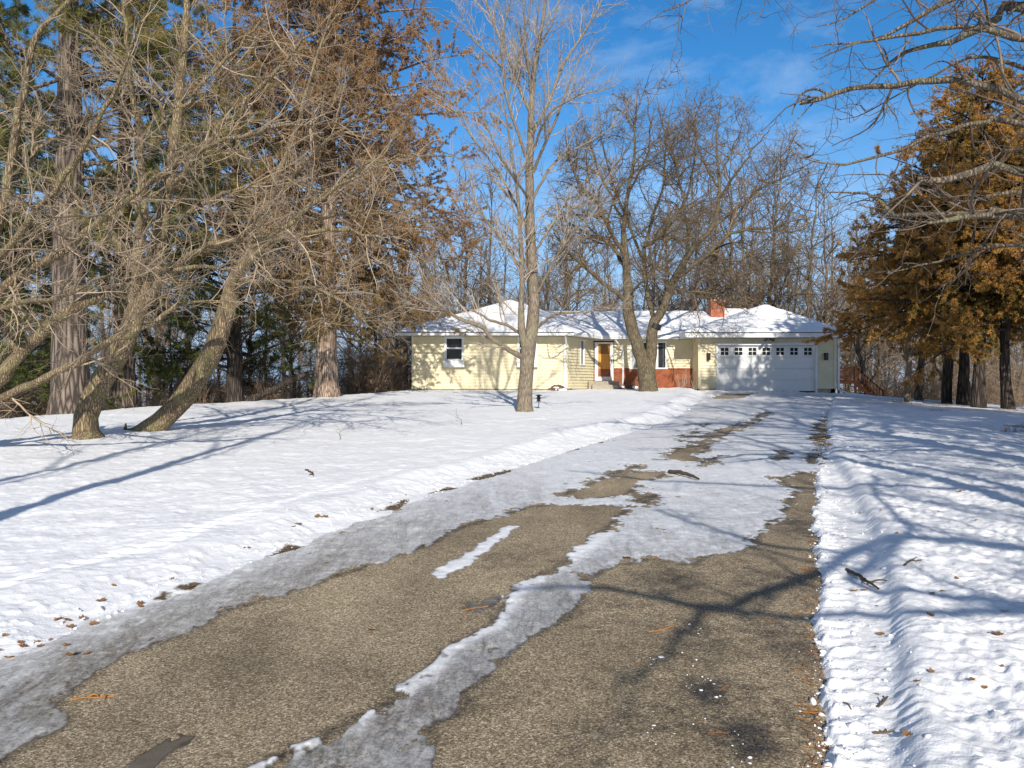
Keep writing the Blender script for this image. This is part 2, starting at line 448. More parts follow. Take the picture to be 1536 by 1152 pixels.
def gp(pts): return [gpt(*p) for p in pts]
BARE = [gp([(0, 1141), (43, 1115), (96, 1084), (72, 1060), (115, 1026), (177, 983), (259, 954), (335, 918), (421, 890), (493, 868), (537, 854), (575, 837), (647, 816), (676, 797), (753, 773), (791, 761), (868, 755), (945, 760), (900, 800), (879, 820), (833, 852), (788, 875), (756, 911), (742, 938), (669, 975), (642, 1011), (560, 1066), (479, 1108), (383, 1152), (200, 1300), (-600, 1300), (-200, 1215)]),
        gp([(1275, 690), (1222, 706), (1168, 718), (1195, 738), (1175, 765), (1148, 790), (1130, 812), (1132, 822), (1065, 830), (1040, 848), (985, 838), (955, 843), (915, 850), (879, 870), (861, 916), (824, 938), (779, 961), (760, 975), (719, 1020), (692, 1039), (701, 1057), (637, 1093), (647, 1116), (642, 1152), (560, 1300), (1330, 1300)]),
        gp([(850, 741), (921, 710), (1008, 706), (960, 728), (940, 742), (873, 750)]),
        gp([(989, 690), (1027, 669), (1056, 652), (1114, 633), (1090, 652), (1061, 671), (1042, 691)]),
        gp([(1040, 699), (1084, 682), (1064, 699)]),
        gp([(1213, 695), (1224, 640), (1238, 622), (1262, 640), (1262, 695)]),
        gp([(1078, 592), (1135, 590), (1112, 600), (1066, 600)]),
        gp([(950, 752), (985, 742), (968, 754)]), gp([(1098, 646), (1122, 630), (1150, 618), (1158, 619), (1134, 634), (1112, 648)]), gp([(1010, 660), (1040, 645), (1062, 636), (1048, 648), (1020, 664)]),
        gp([(1150, 690), (1180, 676), (1196, 676), (1170, 692)]), gp([(900, 724), (935, 704), (960, 698), (925, 722)])]
STREAK = gp([(652, 858), (668, 850), (712, 826), (762, 789), (772, 790), (728, 824), (690, 852), (660, 866)])
DARKICE = [gp([(200, 1150), (222, 1128), (270, 1104), (290, 1104), (258, 1132), (225, 1156)]),
           gp([(700, 912), (716, 901), (748, 896), (742, 906), (712, 916)])]
DIRT = [gp([(846, 680), (900, 664), (960, 648), (1000, 635), (990, 644), (930, 664), (870, 682)]),
        gp([(566, 770), (596, 756), (618, 752), (600, 766)]), gp([(640, 742), (668, 733), (690, 733), (660, 742)]),
        gp([(398, 838), (430, 820), (470, 820), (430, 838)]), gp([(480, 810), (508, 796), (530, 794), (500, 808)]),
        gp([(100, 1000), (112, 985), (140, 982), (150, 992), (120, 1002)]), gp([(220, 905), (240, 893), (262, 890), (250, 902)]),
        gp([(700, 722), (760, 706), (800, 702), (740, 722)]), gp([(255, 888), (285, 878), (315, 875), (290, 888)])]

def snow_surface(X, Y):
    base = ground_z(X, Y)
    L = xl(Y); R = xr(Y)
    sl = (L - X) * .93      # distance outside the left edge
    sr = (X - R) * .94      # distance outside the right edge
    far = np.clip(1 - (Y - 3) / 45, .25, 1)
    # wobble the shovelled edges
    wob = .10 * fbm(X * 2.2, Y * 2.2, 5, 3) ; sl = sl + wob * .8; sr0 = sr; sr = sr + wob * .45
    # ---- bare / ice
    big = np.full(X.size, -1e9)
    m = ((sl < .4) & (sr < .6)).ravel()
    xm, ym = X.ravel()[m], Y.ravel()[m]
    bb = np.full(xm.shape, -1e9)
    for p in BARE: bb = np.maximum(bb, sdist(xm, ym, p))
    st = sdist(xm, ym, STREAK); bb = np.minimum(bb, -st)
    dk = np.maximum.reduce([sdist(xm, ym, p) for p in DARKICE]); bb = np.minimum(bb, -dk)
    big[m] = bb; bare = big.reshape(X.shape)
    white = np.zeros(X.size); wm = np.zeros(xm.shape)
    # whiter on packed middle snow, greyer in the left band close to the camera
    nearness = np.clip((12 - ym) / 8, 0, 1)
    leftband = np.clip((xm - (np.interp(ym, LE[:, 1], LE[:, 0]))) / 1.0, 0, 1)
    wm = .40 - .42 * nearness
    wm = wm + .55 * (st > -.06) - .5 * (dk > -.02)
    mid = np.clip((ym - 5.9) / 1.2, 0, 1) * np.clip((xm - .2) / .6, 0, 1)
    wm = wm + .14 * mid - .14 * np.clip((ym - 13) / 8, 0, 1) + .34 * np.exp(-(xm - np.interp(ym, LE[:, 1], LE[:, 0])) / .22) * nearness
    # bright refrozen ridge along the left side of the middle strip
    strip = gp([(900, 800), (879, 820), (833, 852), (788, 875), (756, 911), (742, 938), (669, 975), (642, 1011), (560, 1066), (479, 1108), (383, 1152)])
    dmin = np.full(xm.shape, 9.)
    for (ax, ay), (bx, by) in zip(strip[:-1], strip[1:]):
        ex, ey = bx - ax, by - ay; t = np.clip(((xm - ax) * ex + (ym - ay) * ey) / (ex * ex + ey * ey), 0, 1)
        dmin = np.minimum(dmin, np.hypot(xm - ax - ex * t, ym - ay - ey * t))
    ridge = np.exp(-(dmin / (.02 + .012 * ym)) ** 2)
    wm = wm + .55 * ridge - .06 * nearness
    white[m] = wm; white = white.reshape(X.shape)
    rg = np.zeros(X.size); rg[m] = ridge; rg = rg.reshape(X.shape)
    n_edge = .085 * fbm(X * 3.2 , Y * 2.1, 21, 4, .6) + .05 * fbm(X * 13, Y * 9, 23, 3, .7)
    n_edge = n_edge * np.clip(Y / 9, .5, 1)
    s = -(bare) + n_edge * np.clip(Y / 6, .6, 2.0)
    stf = np.full(X.size, -9.); stf[m] = st; holes = np.clip(fbm(X * 5.5, Y * 3.2, 27, 4, .65) - .25, 0, 1) * np.clip((14 - Y) / 8, .15, 1)
    s = s + .02 * np.clip((9 - Y) / 4, 0, 1) - .10 * holes * np.clip(1.1 - s / 1.1, 0, 1) * (s > -.1)
    s = np.maximum(s, stf.reshape(X.shape) + .035 + .03 * fbm(X * 15, Y * 11, 25, 2))
    hice = .009 * np.tanh(s / .07) + .006 * fbm(X * 5, Y * 3.5, 31, 3) * np.clip(s / .1, 0, 1) + .010 * rg * (s > 0)
    hice = hice + .004 * fbm(X * 24, Y * 17, 33, 2) * np.clip(s / .06, 0, 1)
    # lumpy packed snow near the garage
    farp = np.clip((Y - 17) / 10, 0, 1) * np.clip(s / .3, 0, 1)
    hice = hice + farp * (.05 + .06 * np.clip(fbm(X * 1.6, Y * .9, 37, 3), 0, 1) + .012 * vn(X * 7, Y * 5, 38))
    thick = np.clip(s / .02, 0, 1)
    # ---- left lawn
    lawn_n = .014 * fbm(X * 1.3, Y * 1.1, 41, 3) + .009 * fbm(X * 4.0, Y * 3.8, 43, 4, .6) + .0035 * fbm(X * 19, Y * 17, 46, 2) + .05 * vn(X * .22, Y * .18, 45)
    foot = np.clip(vn(X * 3.1, Y * 2.2, 47) - .35, 0, 1) * np.clip(vn(X * .5, Y * .4, 48) + .3, 0, 1)
    lawn_l = .125 + lawn_n - .035 * foot
    crumbs = np.clip(fbm(X * 13, Y * 11, 51, 3, .6), 0, 2)
    shoulder = .008 + .045 * np.clip((sl - .05) / .35, 0, 1) + .016 * crumbs * np.clip(sl / .2, 0, 1) * np.clip((1 - sl) / .5, 0, 1)
    bermc = .75 + .12 * vn(Y * .6, Y * 0, 52)
    berm = (.022 + .035 * np.clip((Y - 6) / 8, 0, 1)) * np.exp(-((sl - bermc) / .24) ** 2) * (1 + .25 * fbm(X * 2.2, Y * 2.2, 53, 3))
    tread = .012 * np.sin(Y * 38) * np.exp(-((sl - bermc - .32) / .10) ** 2) * np.clip((14 - Y) / 6, 0, 1)
    wl = 1 / (1 + np.exp(-(sl - .62) / .13))
    hl = shoulder * (1 - wl) + lawn_l * wl + berm + tread
    # ---- right lawn, with a wheel track along the drive
    tw = track_w(Y)
    lump = .012 * fbm(X * 2.6, Y * 2.0, 61, 3, .6) + .013 * np.clip(fbm(X * 7, Y * 5.4, 63, 4, .6), -.25, 1.2) + .007 * fbm(X * 21, Y * 17, 65, 2) - .016 * np.abs(fbm(X * 9, Y * 8, 69, 2)) + .04 * vn(X * .5, Y * .4, 64)
    lawn_r = .125 + lump * np.clip(1.35 - Y / 30, .35, 1) * np.clip((sr - tw) / .2, .45, 1) - .03 * np.clip(vn(X * 2.6, Y * 1.9, 66) - .3, 0, 1)
    cr = np.clip(fbm(X * 17, Y * 14, 67, 3, .6), -.3, 2)
    track = .028 + .010 * cr + .010 * np.sin(Y * 45 + 3 * vn(X * 2, Y * 2, 68)) * np.exp(-((sr - tw * .25) / .08) ** 2)
    srw = sr0 + .016 * fbm(X * 3, Y * 3, 72, 3) + .008 * np.clip(vn(X * 1.7, Y * 1.7, 74) + .2, 0, 1) * np.sin(Y * 60 + 2 * vn(X * 3, Y * 3, 75)) * np.clip((14 - Y) / 6, 0, 1); wr_ = 1 / (1 + np.exp(-(srw - tw) / .026))
    hr = track * np.clip(sr / .05, 0, 1) * (1 - wr_) + lawn_r * wr_ + .006 * np.exp(-((sr0 - tw - .14) / .10) ** 2)
    hr = hr + .022 * np.exp(-((sr - .02) / .06) ** 2) * np.clip(cr, 0, 1)
    # ---- combine
    on = (sl < 0) & (sr < 0)
    h = np.where(on, hice, np.where(sl >= 0, hl, hr))
    # soften the step of the drive edge
    h = np.where((sl >= 0) & (sl < .12), hl * (sl / .12) + hice * (1 - sl / .12), h)
    h = np.where((sr >= 0) & (sr < .05), hr * (sr / .05) + np.minimum(hice, .01) * (1 - sr / .05), h)
    dirt = np.zeros(X.size)
    dm = ((sl > -.4) & (sl < 1.2)).ravel()
    xd, yd = X.ravel()[dm], Y.ravel()[dm]
    dd = np.maximum.reduce([sdist(xd, yd, p) for p in DIRT])
    dirt[dm] = np.clip(.55 + dd / .12, 0, 1) * (dd > -.08) * .62
    dirt = dirt.reshape(X.shape)
    # thin, leaf-littered snow far right
    thin = np.clip((X - .42 * Y) / 3, 0, 1) * np.clip((Y - 11) / 6, 0, 1) * np.clip(.35 + fbm(X * .8, Y * .5, 71, 3), 0, 1)
    dirt = np.maximum(dirt, .42 * thin)
    # bare earth round the foot of the pine
    bx, by = gpt(70, 624); e = np.exp(-(((X - bx) / 1.5) ** 2 + ((Y - by) / .55) ** 2))
    dirt = np.maximum(dirt, .75 * e)
    return base, h, on & (sl < -.0), white, thick, dirt

def build_ground():
    rows = [1.2]
    while rows[-1] < 62: rows.append(rows[-1] * 1.0031)
    Yr = np.array(rows); u = np.linspace(-1.0, 1.0, 1000)
    Y = np.repeat(Yr[:, None], len(u), 1); X = u[None] * (Y + 1.6)
    base, h, on, white, thick, dirt = snow_surface(X, Y)
    Z = base + h
    nr, nc = X.shape
    idx = np.arange(nr * nc).reshape(nr, nc)
    Q = np.stack([idx[:-1, :-1], idx[:-1, 1:], idx[1:, 1:], idx[1:, :-1]], -1).reshape(-1, 4)
    V = np.stack([X.ravel(), Y.ravel(), Z.ravel()], 1)
    onv = on.ravel(); icef = onv[Q].sum(1) >= 2
    low = (h.ravel() < -.006)[Q].all(1)          # wholly under the asphalt: not needed
    for name, sel, mat in (('ice', icef & ~low, M['ice']), ('snow', ~icef & ~low, M['snow'])):
        q = Q[sel]; used, inv = np.unique(q, return_inverse=True)
        at_ = {'white': white.ravel()[used], 'thick': thick.ravel()[used]} if name == 'ice' else {'dirt': dirt.ravel()[used]}
        me = np_mesh(name, V[used], inv.reshape(-1, 4), at_)
        tag(link(name, me, mat), kind='structure')
    # driveway slab
    ry = [-6.0]
    while ry[-1] < 41.55: ry.append(ry[-1] + max(.05, .012 * max(ry[-1], 0)))
    ry = np.array(ry); ry[-1] = 41.66
    c = np.linspace(0, 1, 140); Yd = np.repeat(ry[:, None], len(c), 1)
    Xd = (xl(Yd) - .25) * (1 - c) + (xr(Yd) + .12) * c
    Zd = ground_z(Xd, Yd)
    wet = np.zeros(Xd.shape)
    for px, py, r, s in [(1060, 1035, .13, 1.0), (1120, 1105, .16, .9), (1100, 1060, .35, .45), (1180, 960, .35, .55), (1150, 870, .45, .45), (860, 900, .30, .45), (940, 905, .4, .35),
                         (960, 1085, .25, .35), (880, 1115, .22, .45), (1060, 960, .3, .4), (1195, 790, .5, .5), (1000, 870, .35, .45), (560, 835, .3, .15), (725, 906, .16, .5), (240, 1130, .1, .5), (1200, 1080, .28, .4), (780, 830, .7, .25)]:
        gx, gy = gpt(px, py); wet = np.maximum(wet, s * np.exp(-(((Xd - gx) / r) ** 2 + ((Yd - gy) / (r * 1.6)) ** 2)))
    b = np.maximum.reduce([sdist(Xd, Yd, p) for p in BARE]).reshape(Xd.shape)
    wet = np.maximum(wet, .6 * np.exp(-(b / .06) ** 2))
    idx = np.arange(Xd.size).reshape(Xd.shape)
    Q = np.stack([idx[:-1, :-1], idx[:-1, 1:], idx[1:, 1:], idx[1:, :-1]], -1).reshape(-1, 4)
    me = np_mesh('driveway', np.stack([Xd.ravel(), Yd.ravel(), Zd.ravel()], 1), Q, {'wet': wet.ravel()})
    tag(link('driveway', me, M['asphalt']), kind='structure')
    # far and surrounding ground
    gx = np.concatenate([-np.geomspace(2500, 62, 30), np.arange(-60, 60.1, 1.0), np.geomspace(62, 2500, 30)])
    gy = np.concatenate([-np.geomspace(800, 12, 14), np.arange(-10, 130, 1.0), np.geomspace(131, 3000, 34)])
    GX, GY = np.meshgrid(gx, gy)
    inside = (np.abs(GX) < (GY + 1.6) * 1.0) & (GY > 1) & (GY < 62)
    GZ = ground_z(GX, GY) - np.where(inside, .3, .06) + .35 * vn(GX * .08, GY * .08, 91) * (GY > 64)
    far = np.clip((GY - 70) / 200, 0, 1); GZ = GZ * (1 - far) + far * (-3.2)
    idx = np.arange(GX.size).reshape(GX.shape)
    Q = np.stack([idx[:-1, :-1], idx[:-1, 1:], idx[1:, 1:], idx[1:, :-1]], -1).reshape(-1, 4)
    me = np_mesh('ground', np.stack([GX.ravel(), GY.ravel(), GZ.ravel()], 1), Q)
    tag(link('ground', me, M['ground']), kind='structure')
build_ground()

def gz(x, y): return float(ground_z(x, y))
# ------------------------------------------------------------------ trees
def tint_of(n, lo=0., hi=1.): return rng.uniform(lo, hi, n)

def finish_tree(name, label, cat, base, trunk, crown, mt, mc, group=None, crown_name='crown'):
    t = thing(name, label, cat, base, group=group)
    if trunk.V: link('trunk', trunk.mesh('trunk', base), mt, t)
    if crown.V: link(crown_name, crown.mesh(crown_name, base), mc, t)
    return t

def add_limbs(acc, limbs, k, rough=.02, tint=(.45, .65)):
    for P, R in limbs:
        acc.add(*tubes(P[None], R[None], k, rng.uniform(*tint, 1), rough))

def flare(P, R, amount=.5, h=.5):
    z = P[:, 2] - P[0, 2]
    return P, R * (1 + amount * np.exp(-np.maximum(z, 0) / h * 2.5))

# ---- crab apples at the left: heavy sideways limbs and a mesh of fine twigs
def crab_twigs(limbs, crown, dens=1.0, clip=None, l1=(.7, 1.9), up1=.10):
    P0, R0 = stack(limbs)
    P1, R1 = spawn(P0, R0, 3.3 * dens, .22, 1., (30, 80), l1, 9, .13, up=up1, rr=.45, rmin=.0045, lens='abs', fall=.35, clip=clip, curl=.06)
    P2, R2 = spawn(P1, R1, 8.2, .1, 1., (30, 75), (.35, 1.05), 7, .16, up=.02, rr=.6, rmin=.0029, lens='abs', fall=.35, clip=clip, curl=.06)
    P3, R3 = spawn(P2, R2, 7.5, .1, 1., (30, 80), (.12, .5), 4, .18, up=.02, rr=.7, rmin=.0024, lens='abs', clip=clip, curl=.05)
    crown.add(*tubes(P1, R1, 5, tint_of(len(P1), .35, .9)))
    crown.add(*tubes(P2, R2, 4, tint_of(len(P2), .3, 1.)))
    crown.add(*tubes(P3, R3, 3, tint_of(len(P3), .1, 1.)))

# A: the upright leaning one
bA = np.array([*gpt(134, 668), 0.]); bA[2] = gz(*bA[:2]) + .05
dA = bA[1]
tr, cr = Acc(), Acc()
A = [flare(*limb([(135, 672, dA, .26), (127, 640, dA, .22), (138, 600, dA, .205), (162, 555, dA - .1, .195), (190, 505, dA - .2, .185), (212, 452, dA - .2, .17), (232, 385, dA - .1, .15), (248, 310, dA, .125), (262, 220, dA + .2, .10), (270, 130, dA + .5, .085), (278, 40, dA + .8, .07), (284, -80, dA + 1, .04)], 34, .012), .35, .3),
     limb([(200, 470, dA - .2, .10), (205, 420, dA - .4, .095), (210, 350, dA - .7, .085), (214, 270, dA - 1., .07), (205, 180, dA - 1.3, .05), (190, 60, dA - 1.6, .03), (180, -50, dA - 1.8, .02)], 26, .02)]
B_ = [limb([(205, 470, dA - .2, .09), (248, 416, dA - .9, .075), (292, 378, dA - 1.4, .07), (339, 364, dA - 1.8, .06), (401, 357, dA - 2.2, .05), (438, 331, dA - 2.5, .04), (510, 280, dA - 2.8, .03), (600, 236, dA - 3, .012)], 26, .02),
      limb([(236, 380, dA, .08), (270, 330, dA + .6, .06), (330, 290, dA + 1.2, .05), (420, 270, dA + 1.8, .035), (520, 290, dA + 2.3, .02), (610, 330, dA + 2.6, .01)], 22, .03),
      limb([(252, 290, dA, .07), (300, 220, dA - .5, .055), (370, 150, dA - .9, .045), (450, 70, dA - 1.2, .03), (540, 0, dA - 1.5, .015)], 22, .03),
      limb([(262, 215, dA + .2, .06), (230, 140, dA + .8, .045), (180, 90, dA + 1.3, .035), (120, 40, dA + 1.6, .02)], 20, .03),
      limb([(266, 170, dA + .4, .05), (330, 100, dA + .2, .04), (390, 30, dA + 0, .025), (430, -40, dA, .012)], 20, .03),
      limb([(225, 420, dA, .07), (170, 350, dA + .8, .055), (110, 290, dA + 1.4, .04), (40, 250, dA + 1.8, .02)], 20, .03),
      limb([(258, 250, dA, .06), (330, 215, dA - 1.1, .045), (420, 190, dA - 1.9, .03), (530, 180, dA - 2.5, .012)], 20, .03),
      limb([(210, 320, dA - .8, .05), (150, 240, dA - 1.6, .04), (80, 190, dA - 2.3, .025), (0, 160, dA - 2.8, .012)], 20, .03)]
B_ = [(p, r * .8) for p, r in B_]
add_limbs(tr, A, 14, .03); add_limbs(tr, B_, 9, .03)
P0 = [(p[::2][:12], r[::2][:12]) if len(p) < 24 else (p[np.linspace(0, len(p) - 1, 12).astype(int)], r[np.linspace(0, len(p) - 1, 12).astype(int)]) for p, r in [A[1]] + B_]
def rs(l, m=12):
    i = np.linspace(0, len(l[0]) - 1, m).astype(int); return l[0][i], l[1][i]
crab_twigs([rs(l) for l in B_ + [A[1]]] + [rs((A[0][0][18:], A[0][1][18:]))], cr, 1.15)
finish_tree('crabapple_tree', 'bare tan crabapple tree with upright crooked trunk, nearest the left edge', 'tree', bA, tr, cr, M['bark_crab'], M['twig_crab'])

# B: the steeply leaning one
bB = np.array([*gpt(208, 655), 0.]); bB[2] = gz(*bB[:2]) + .03; dB = bB[1]
tr, cr = Acc(), Acc()
A = [limb([(186, 654, dB + .1, .13), (205, 655, dB, .20), (252, 623, dB - .1, .215), (292, 572, dB - .2, .205), (321, 521, dB - .3, .195), (337, 470, dB - .4, .18), (350, 426, dB - .4, .15), (368, 390, dB - .3, .11), (390, 340, dB - .1, .08), (415, 270, dB + .2, .06), (445, 190, dB + .5, .045), (470, 100, dB + .8, .03), (500, 10, dB + 1, .015)], 34, .012)]
B_ = [limb([(345, 440, dB - .4, .09), (372, 395, dB - 1.2, .075), (420, 360, dB - 1.8, .06), (500, 345, dB - 2.4, .045), (580, 360, dB - 3., .03), (660, 410, dB - 3.4, .012)], 22, .03),
      limb([(352, 420, dB - .4, .085), (400, 370, dB + .4, .065), (470, 330, dB + 1.0, .05), (560, 320, dB + 1.6, .035), (650, 345, dB + 2.2, .012)], 22, .03),
      limb([(375, 375, dB - .2, .07), (434, 330, dB - 1.2, .055), (503, 284, dB - 1.8, .045), (535, 252, dB - 2.2, .035), (590, 236, dB - 2.6, .025), (680, 235, dB - 3, .01)], 22, .025),
      limb([(350, 430, dB - .4, .06), (385, 420, dB - 1.3, .05), (440, 425, dB - 2.2, .04), (510, 450, dB - 2.8, .025), (570, 500, dB - 3.2, .008)], 20, .03),
      limb([(395, 330, dB, .06), (450, 250, dB - .8, .045), (520, 190, dB - 1.4, .035), (600, 150, dB - 1.8, .012)], 20, .03),
      limb([(405, 300, dB + .1, .06), (360, 220, dB - .5, .045), (330, 130, dB - 1.0, .03), (310, 30, dB - 1.2, .015)], 20, .03),
      limb([(360, 405, dB - .4, .06), (330, 345, dB + .8, .045), (310, 280, dB + 1.6, .03), (300, 200, dB + 2, .012)], 20, .03)]
B_ = [(p, r * .8) for p, r in B_]
stub = limb([(190, 658, dB - .02, .05), (188, 645, dB - .05, .04), (189, 635, dB - .05, .012)], 8)
add_limbs(tr, A, 14, .03); add_limbs(tr, B_ + [stub], 9, .03)
crab_twigs([rs(l) for l in B_] + [rs((A[0][0][20:], A[0][1][20:]))], cr, 1.2)
finish_tree('crabapple_tree', 'bare crabapple whose thick trunk slants steeply right from a broken stub', 'tree', bB, tr, cr, M['bark_crab'], M['twig_crab'])

# C: trunk just outside the frame, limbs reaching in from the left edge
bC = np.array([*gpt(-120, 690), 0.]); bC[2] = gz(*bC[:2]); dC = bC[1]
tr, cr = Acc(), Acc()
A = [limb([(-120, 690, dC, .26), (-85, 640, dC, .2), (-40, 605, dC, .16), (0, 568, dC, .13), (33, 528, dC, .115), (88, 477, dC, .10), (146, 446, dC, .09), (193, 424, dC + .2, .075), (241, 408, dC + .4, .055), (300, 400, dC + .6, .04), (352, 405, dC + .8, .02)], 30, .012),
     limb([(-70, 630, dC, .10), (0, 598, dC - .5, .07), (47, 576, dC - .8, .065), (120, 543, dC - 1.1, .06), (164, 513, dC - 1.3, .055), (219, 488, dC - 1.5, .045), (248, 470, dC - 1.6, .038), (295, 450, dC - 1.7, .02), (360, 455, dC - 1.8, .008)], 26, .015),
     limb([(28, 532, dC, .075), (14, 505, dC, .07), (-5, 480, dC, .065), (-40, 430, dC, .05)], 14, .01),
     limb([(-110, 680, dC, .2), (-80, 560, dC - .3, .15), (-30, 480, dC - .5, .11), (29, 411, dC - .8, .08), (84, 386, dC - 1., .07), (120, 353, dC - 1.2, .06), (166, 318, dC - 1.4, .045), (230, 270, dC - 1.7, .03), (300, 220, dC - 2, .012)], 26, .015),
     limb([(-60, 520, dC - .4, .12), (-20, 400, dC - .8, .09), (8, 290, dC - 1, .075), (23, 203, dC - 1.1, .065), (29, 167, dC - 1.15, .06), (42, 109, dC - 1.2, .055), (49, 68, dC - 1.25, .05), (73, 31, dC - 1.3, .04), (100, 4, dC - 1.35, .035), (150, -60, dC - 1.4, .02)], 26, .012),
     limb([(-30, 420, dC - .8, .07), (40, 340, dC - 1.6, .05), (110, 240, dC - 2.2, .04), (170, 140, dC - 2.6, .03), (210, 30, dC - 3, .015)], 20, .02),
     limb([(10, 280, dC - 1, .05), (60, 225, dC - .4, .04), (130, 180, dC + .2, .03), (220, 150, dC + .8, .012)], 20, .02),
     limb([(-40, 470, dC - .5, .06), (30, 455, dC - 1.5, .045), (100, 440, dC - 2.2, .03), (190, 395, dC - 2.8, .01)], 20, .02)]
A = [(p, r * .85) for p, r in A]
add_limbs(tr, A, 12, .03)
crab_twigs([rs(l) for l in A], cr, .85)
finish_tree('crabapple_tree', 'bare crabapple whose trunk stands outside the left edge, mossy limbs reaching in', 'tree', bC, tr, cr, M['bark_crab'], M['twig_crab'])

# ---- the tall young maple before the house
bM = np.array([*gpt(787, 622), 0.]); bM[2] = gz(*bM[:2]) + .08; dM = bM[1]
tr, cr = Acc(), Acc()
A = [flare(*limb([(787, 624, dM, .275), (787, 600, dM, .25), (790, 560, dM, .235), (792, 525, dM, .25), (799, 490, dM, .215), (801, 440, dM, .185), (797, 380, dM, .165), (795, 320, dM, .15), (794, 260, dM, .135), (796, 208, dM, .12), (797, 161, dM, .105), (801, 104, dM, .08), (809, 60, dM, .065), (816, 20, dM, .05), (822, -40, dM, .035), (830, -120, dM, .012)], 46, .006), .25, .4)]
M1 = [limb([(789, 535, dM, .10), (783, 500, dM - .1, .11), (782, 465, dM - .15, .09), (783, 425, dM - .2, .075), (781, 360, dM - .3, .06), (776, 290, dM - .5, .045), (765, 210, dM - .7, .03), (750, 120, dM - .9, .012)], 20, .006),
      limb([(784, 537, dM, .085), (760, 523, dM - .4, .075), (738, 507, dM - .7, .065), (719, 489, dM - .9, .058), (686, 477, dM - 1.2, .05), (665, 464, dM - 1.4, .04), (630, 462, dM - 1.8, .025), (590, 440, dM - 2.1, .01)], 20, .01),
      limb([(783, 503, dM - .1, .05), (763, 489, dM + .3, .045), (733, 479, dM + .7, .038), (709, 466, dM + 1, .03), (660, 450, dM + 1.4, .01)], 18, .01),
      limb([(805, 492, dM, .05), (827, 474, dM - .5, .04), (850, 469, dM - .9, .034), (880, 468, dM - 1.2, .02), (905, 455, dM - 1.4, .008)], 18, .01),
      limb([(795, 168, dM, .055), (775, 122, dM + .3, .048), (757, 70, dM + .5, .042), (744, 44, dM + .6, .036), (729, 0, dM + .7, .026), (715, -60, dM + .8, .01)], 20, .006),
      limb([(789, 236, dM, .05), (775, 193, dM - .3, .045), (762, 156, dM - .4, .04), (755, 109, dM - .5, .036), (752, 60, dM - .6, .03), (765, 0, dM - .7, .02), (775, -60, dM - .8, .008)], 20, .006),
      limb([(800, 258, dM, .05), (817, 216, dM - .5, .042), (833, 180, dM - .8, .035), (852, 130, dM - 1, .025), (875, 70, dM - 1.2, .01)], 20, .008),
      limb([(799, 200, dM, .055), (822, 154, dM + .4, .048), (846, 96, dM + .8, .04), (874, 52, dM + 1., .032), (903, 0, dM + 1.2, .02), (925, -60, dM + 1.4, .008)], 20, .006),
      limb([(793, 345, dM, .05), (770, 300, dM + .5, .042), (749, 260, dM + .8, .036), (710, 208, dM + 1.1, .03), (682, 167, dM + 1.3, .022), (648, 109, dM + 1.5, .008)], 20, .008),
      limb([(798, 300, dM, .045), (830, 245, dM + .8, .038), (864, 224, dM + 1.2, .03), (913, 195, dM + 1.6, .02), (960, 170, dM + 1.8, .007)], 20, .008),
      limb([(800, 225, dM, .04), (820, 177, dM - .9, .033), (856, 148, dM - 1.3, .026), (921, 130, dM - 1.7, .009)], 18, .008),
      limb([(753, 100, dM - .5, .03), (718, 68, dM - .7, .024), (687, 39, dM - .9, .018), (645, 12, dM - 1.1, .007)], 18, .006),
      limb([(794, 420, dM, .045), (752, 360, dM - .6, .036), (715, 310, dM - 1, .028), (680, 250, dM - 1.3, .01)], 18, .01),
      limb([(801, 450, dM, .045), (832, 390, dM - .6, .036), (862, 345, dM - 1, .028), (898, 290, dM - 1.3, .01)], 18, .01),
      limb([(797, 385, dM, .045), (835, 330, dM + .7, .034), (880, 300, dM + 1.1, .024), (930, 262, dM + 1.4, .008)], 18, .01),
      limb([(794, 300, dM, .04), (760, 250, dM - .9, .033), (730, 190, dM - 1.3, .025), (705, 120, dM - 1.6, .009)], 18, .01),
      limb([(806, 75, dM, .035), (830, 30, dM + .3, .028), (845, -30, dM + .5, .012)], 14, .006),
      limb([(798, 150, dM, .04), (790, 80, dM - .5, .032), (785, 10, dM - .8, .022), (780, -60, dM - 1, .01)], 16, .006)]
A = [(A[0][0], A[0][1] * .87)]
add_limbs(tr, A, 16, .018, (.55, .6)); add_limbs(tr, M1, 8, .02, (.6, .8))
P0, R0 = stack([rs(l, 13) for l in M1] + [rs((A[0][0][26:], A[0][1][26:]), 13)])
P1, R1 = spawn(P0, R0, 4.6, .15, 1., (25, 52), (.6, 2.0), 8, .07, up=.25, rr=.5, rmin=.0075, lens='abs', fall=.3)
P2, R2 = spawn(P1, R1, 7.5, .15, 1., (25, 55), (.25, .8), 5, .09, up=.15, rr=.6, rmin=.0055, lens='abs', fall=.3)
P3, R3 = spawn(P2, R2, 7, .2, 1., (30, 60), (.1, .32), 3, .1, up=.1, rr=.7, rmin=.0042, lens='abs')
for P, R, k in ((P1, R1, 4), (P2, R2, 3), (P3, R3, 3)): cr.add(*tubes(P, R, k, tint_of(len(P), .35, 1.)))
finish_tree('maple_tree', 'tall bare maple with straight trunk on the lawn before the left wing', 'tree', bM, tr, cr, M['bark_maple'], M['twig_maple'])

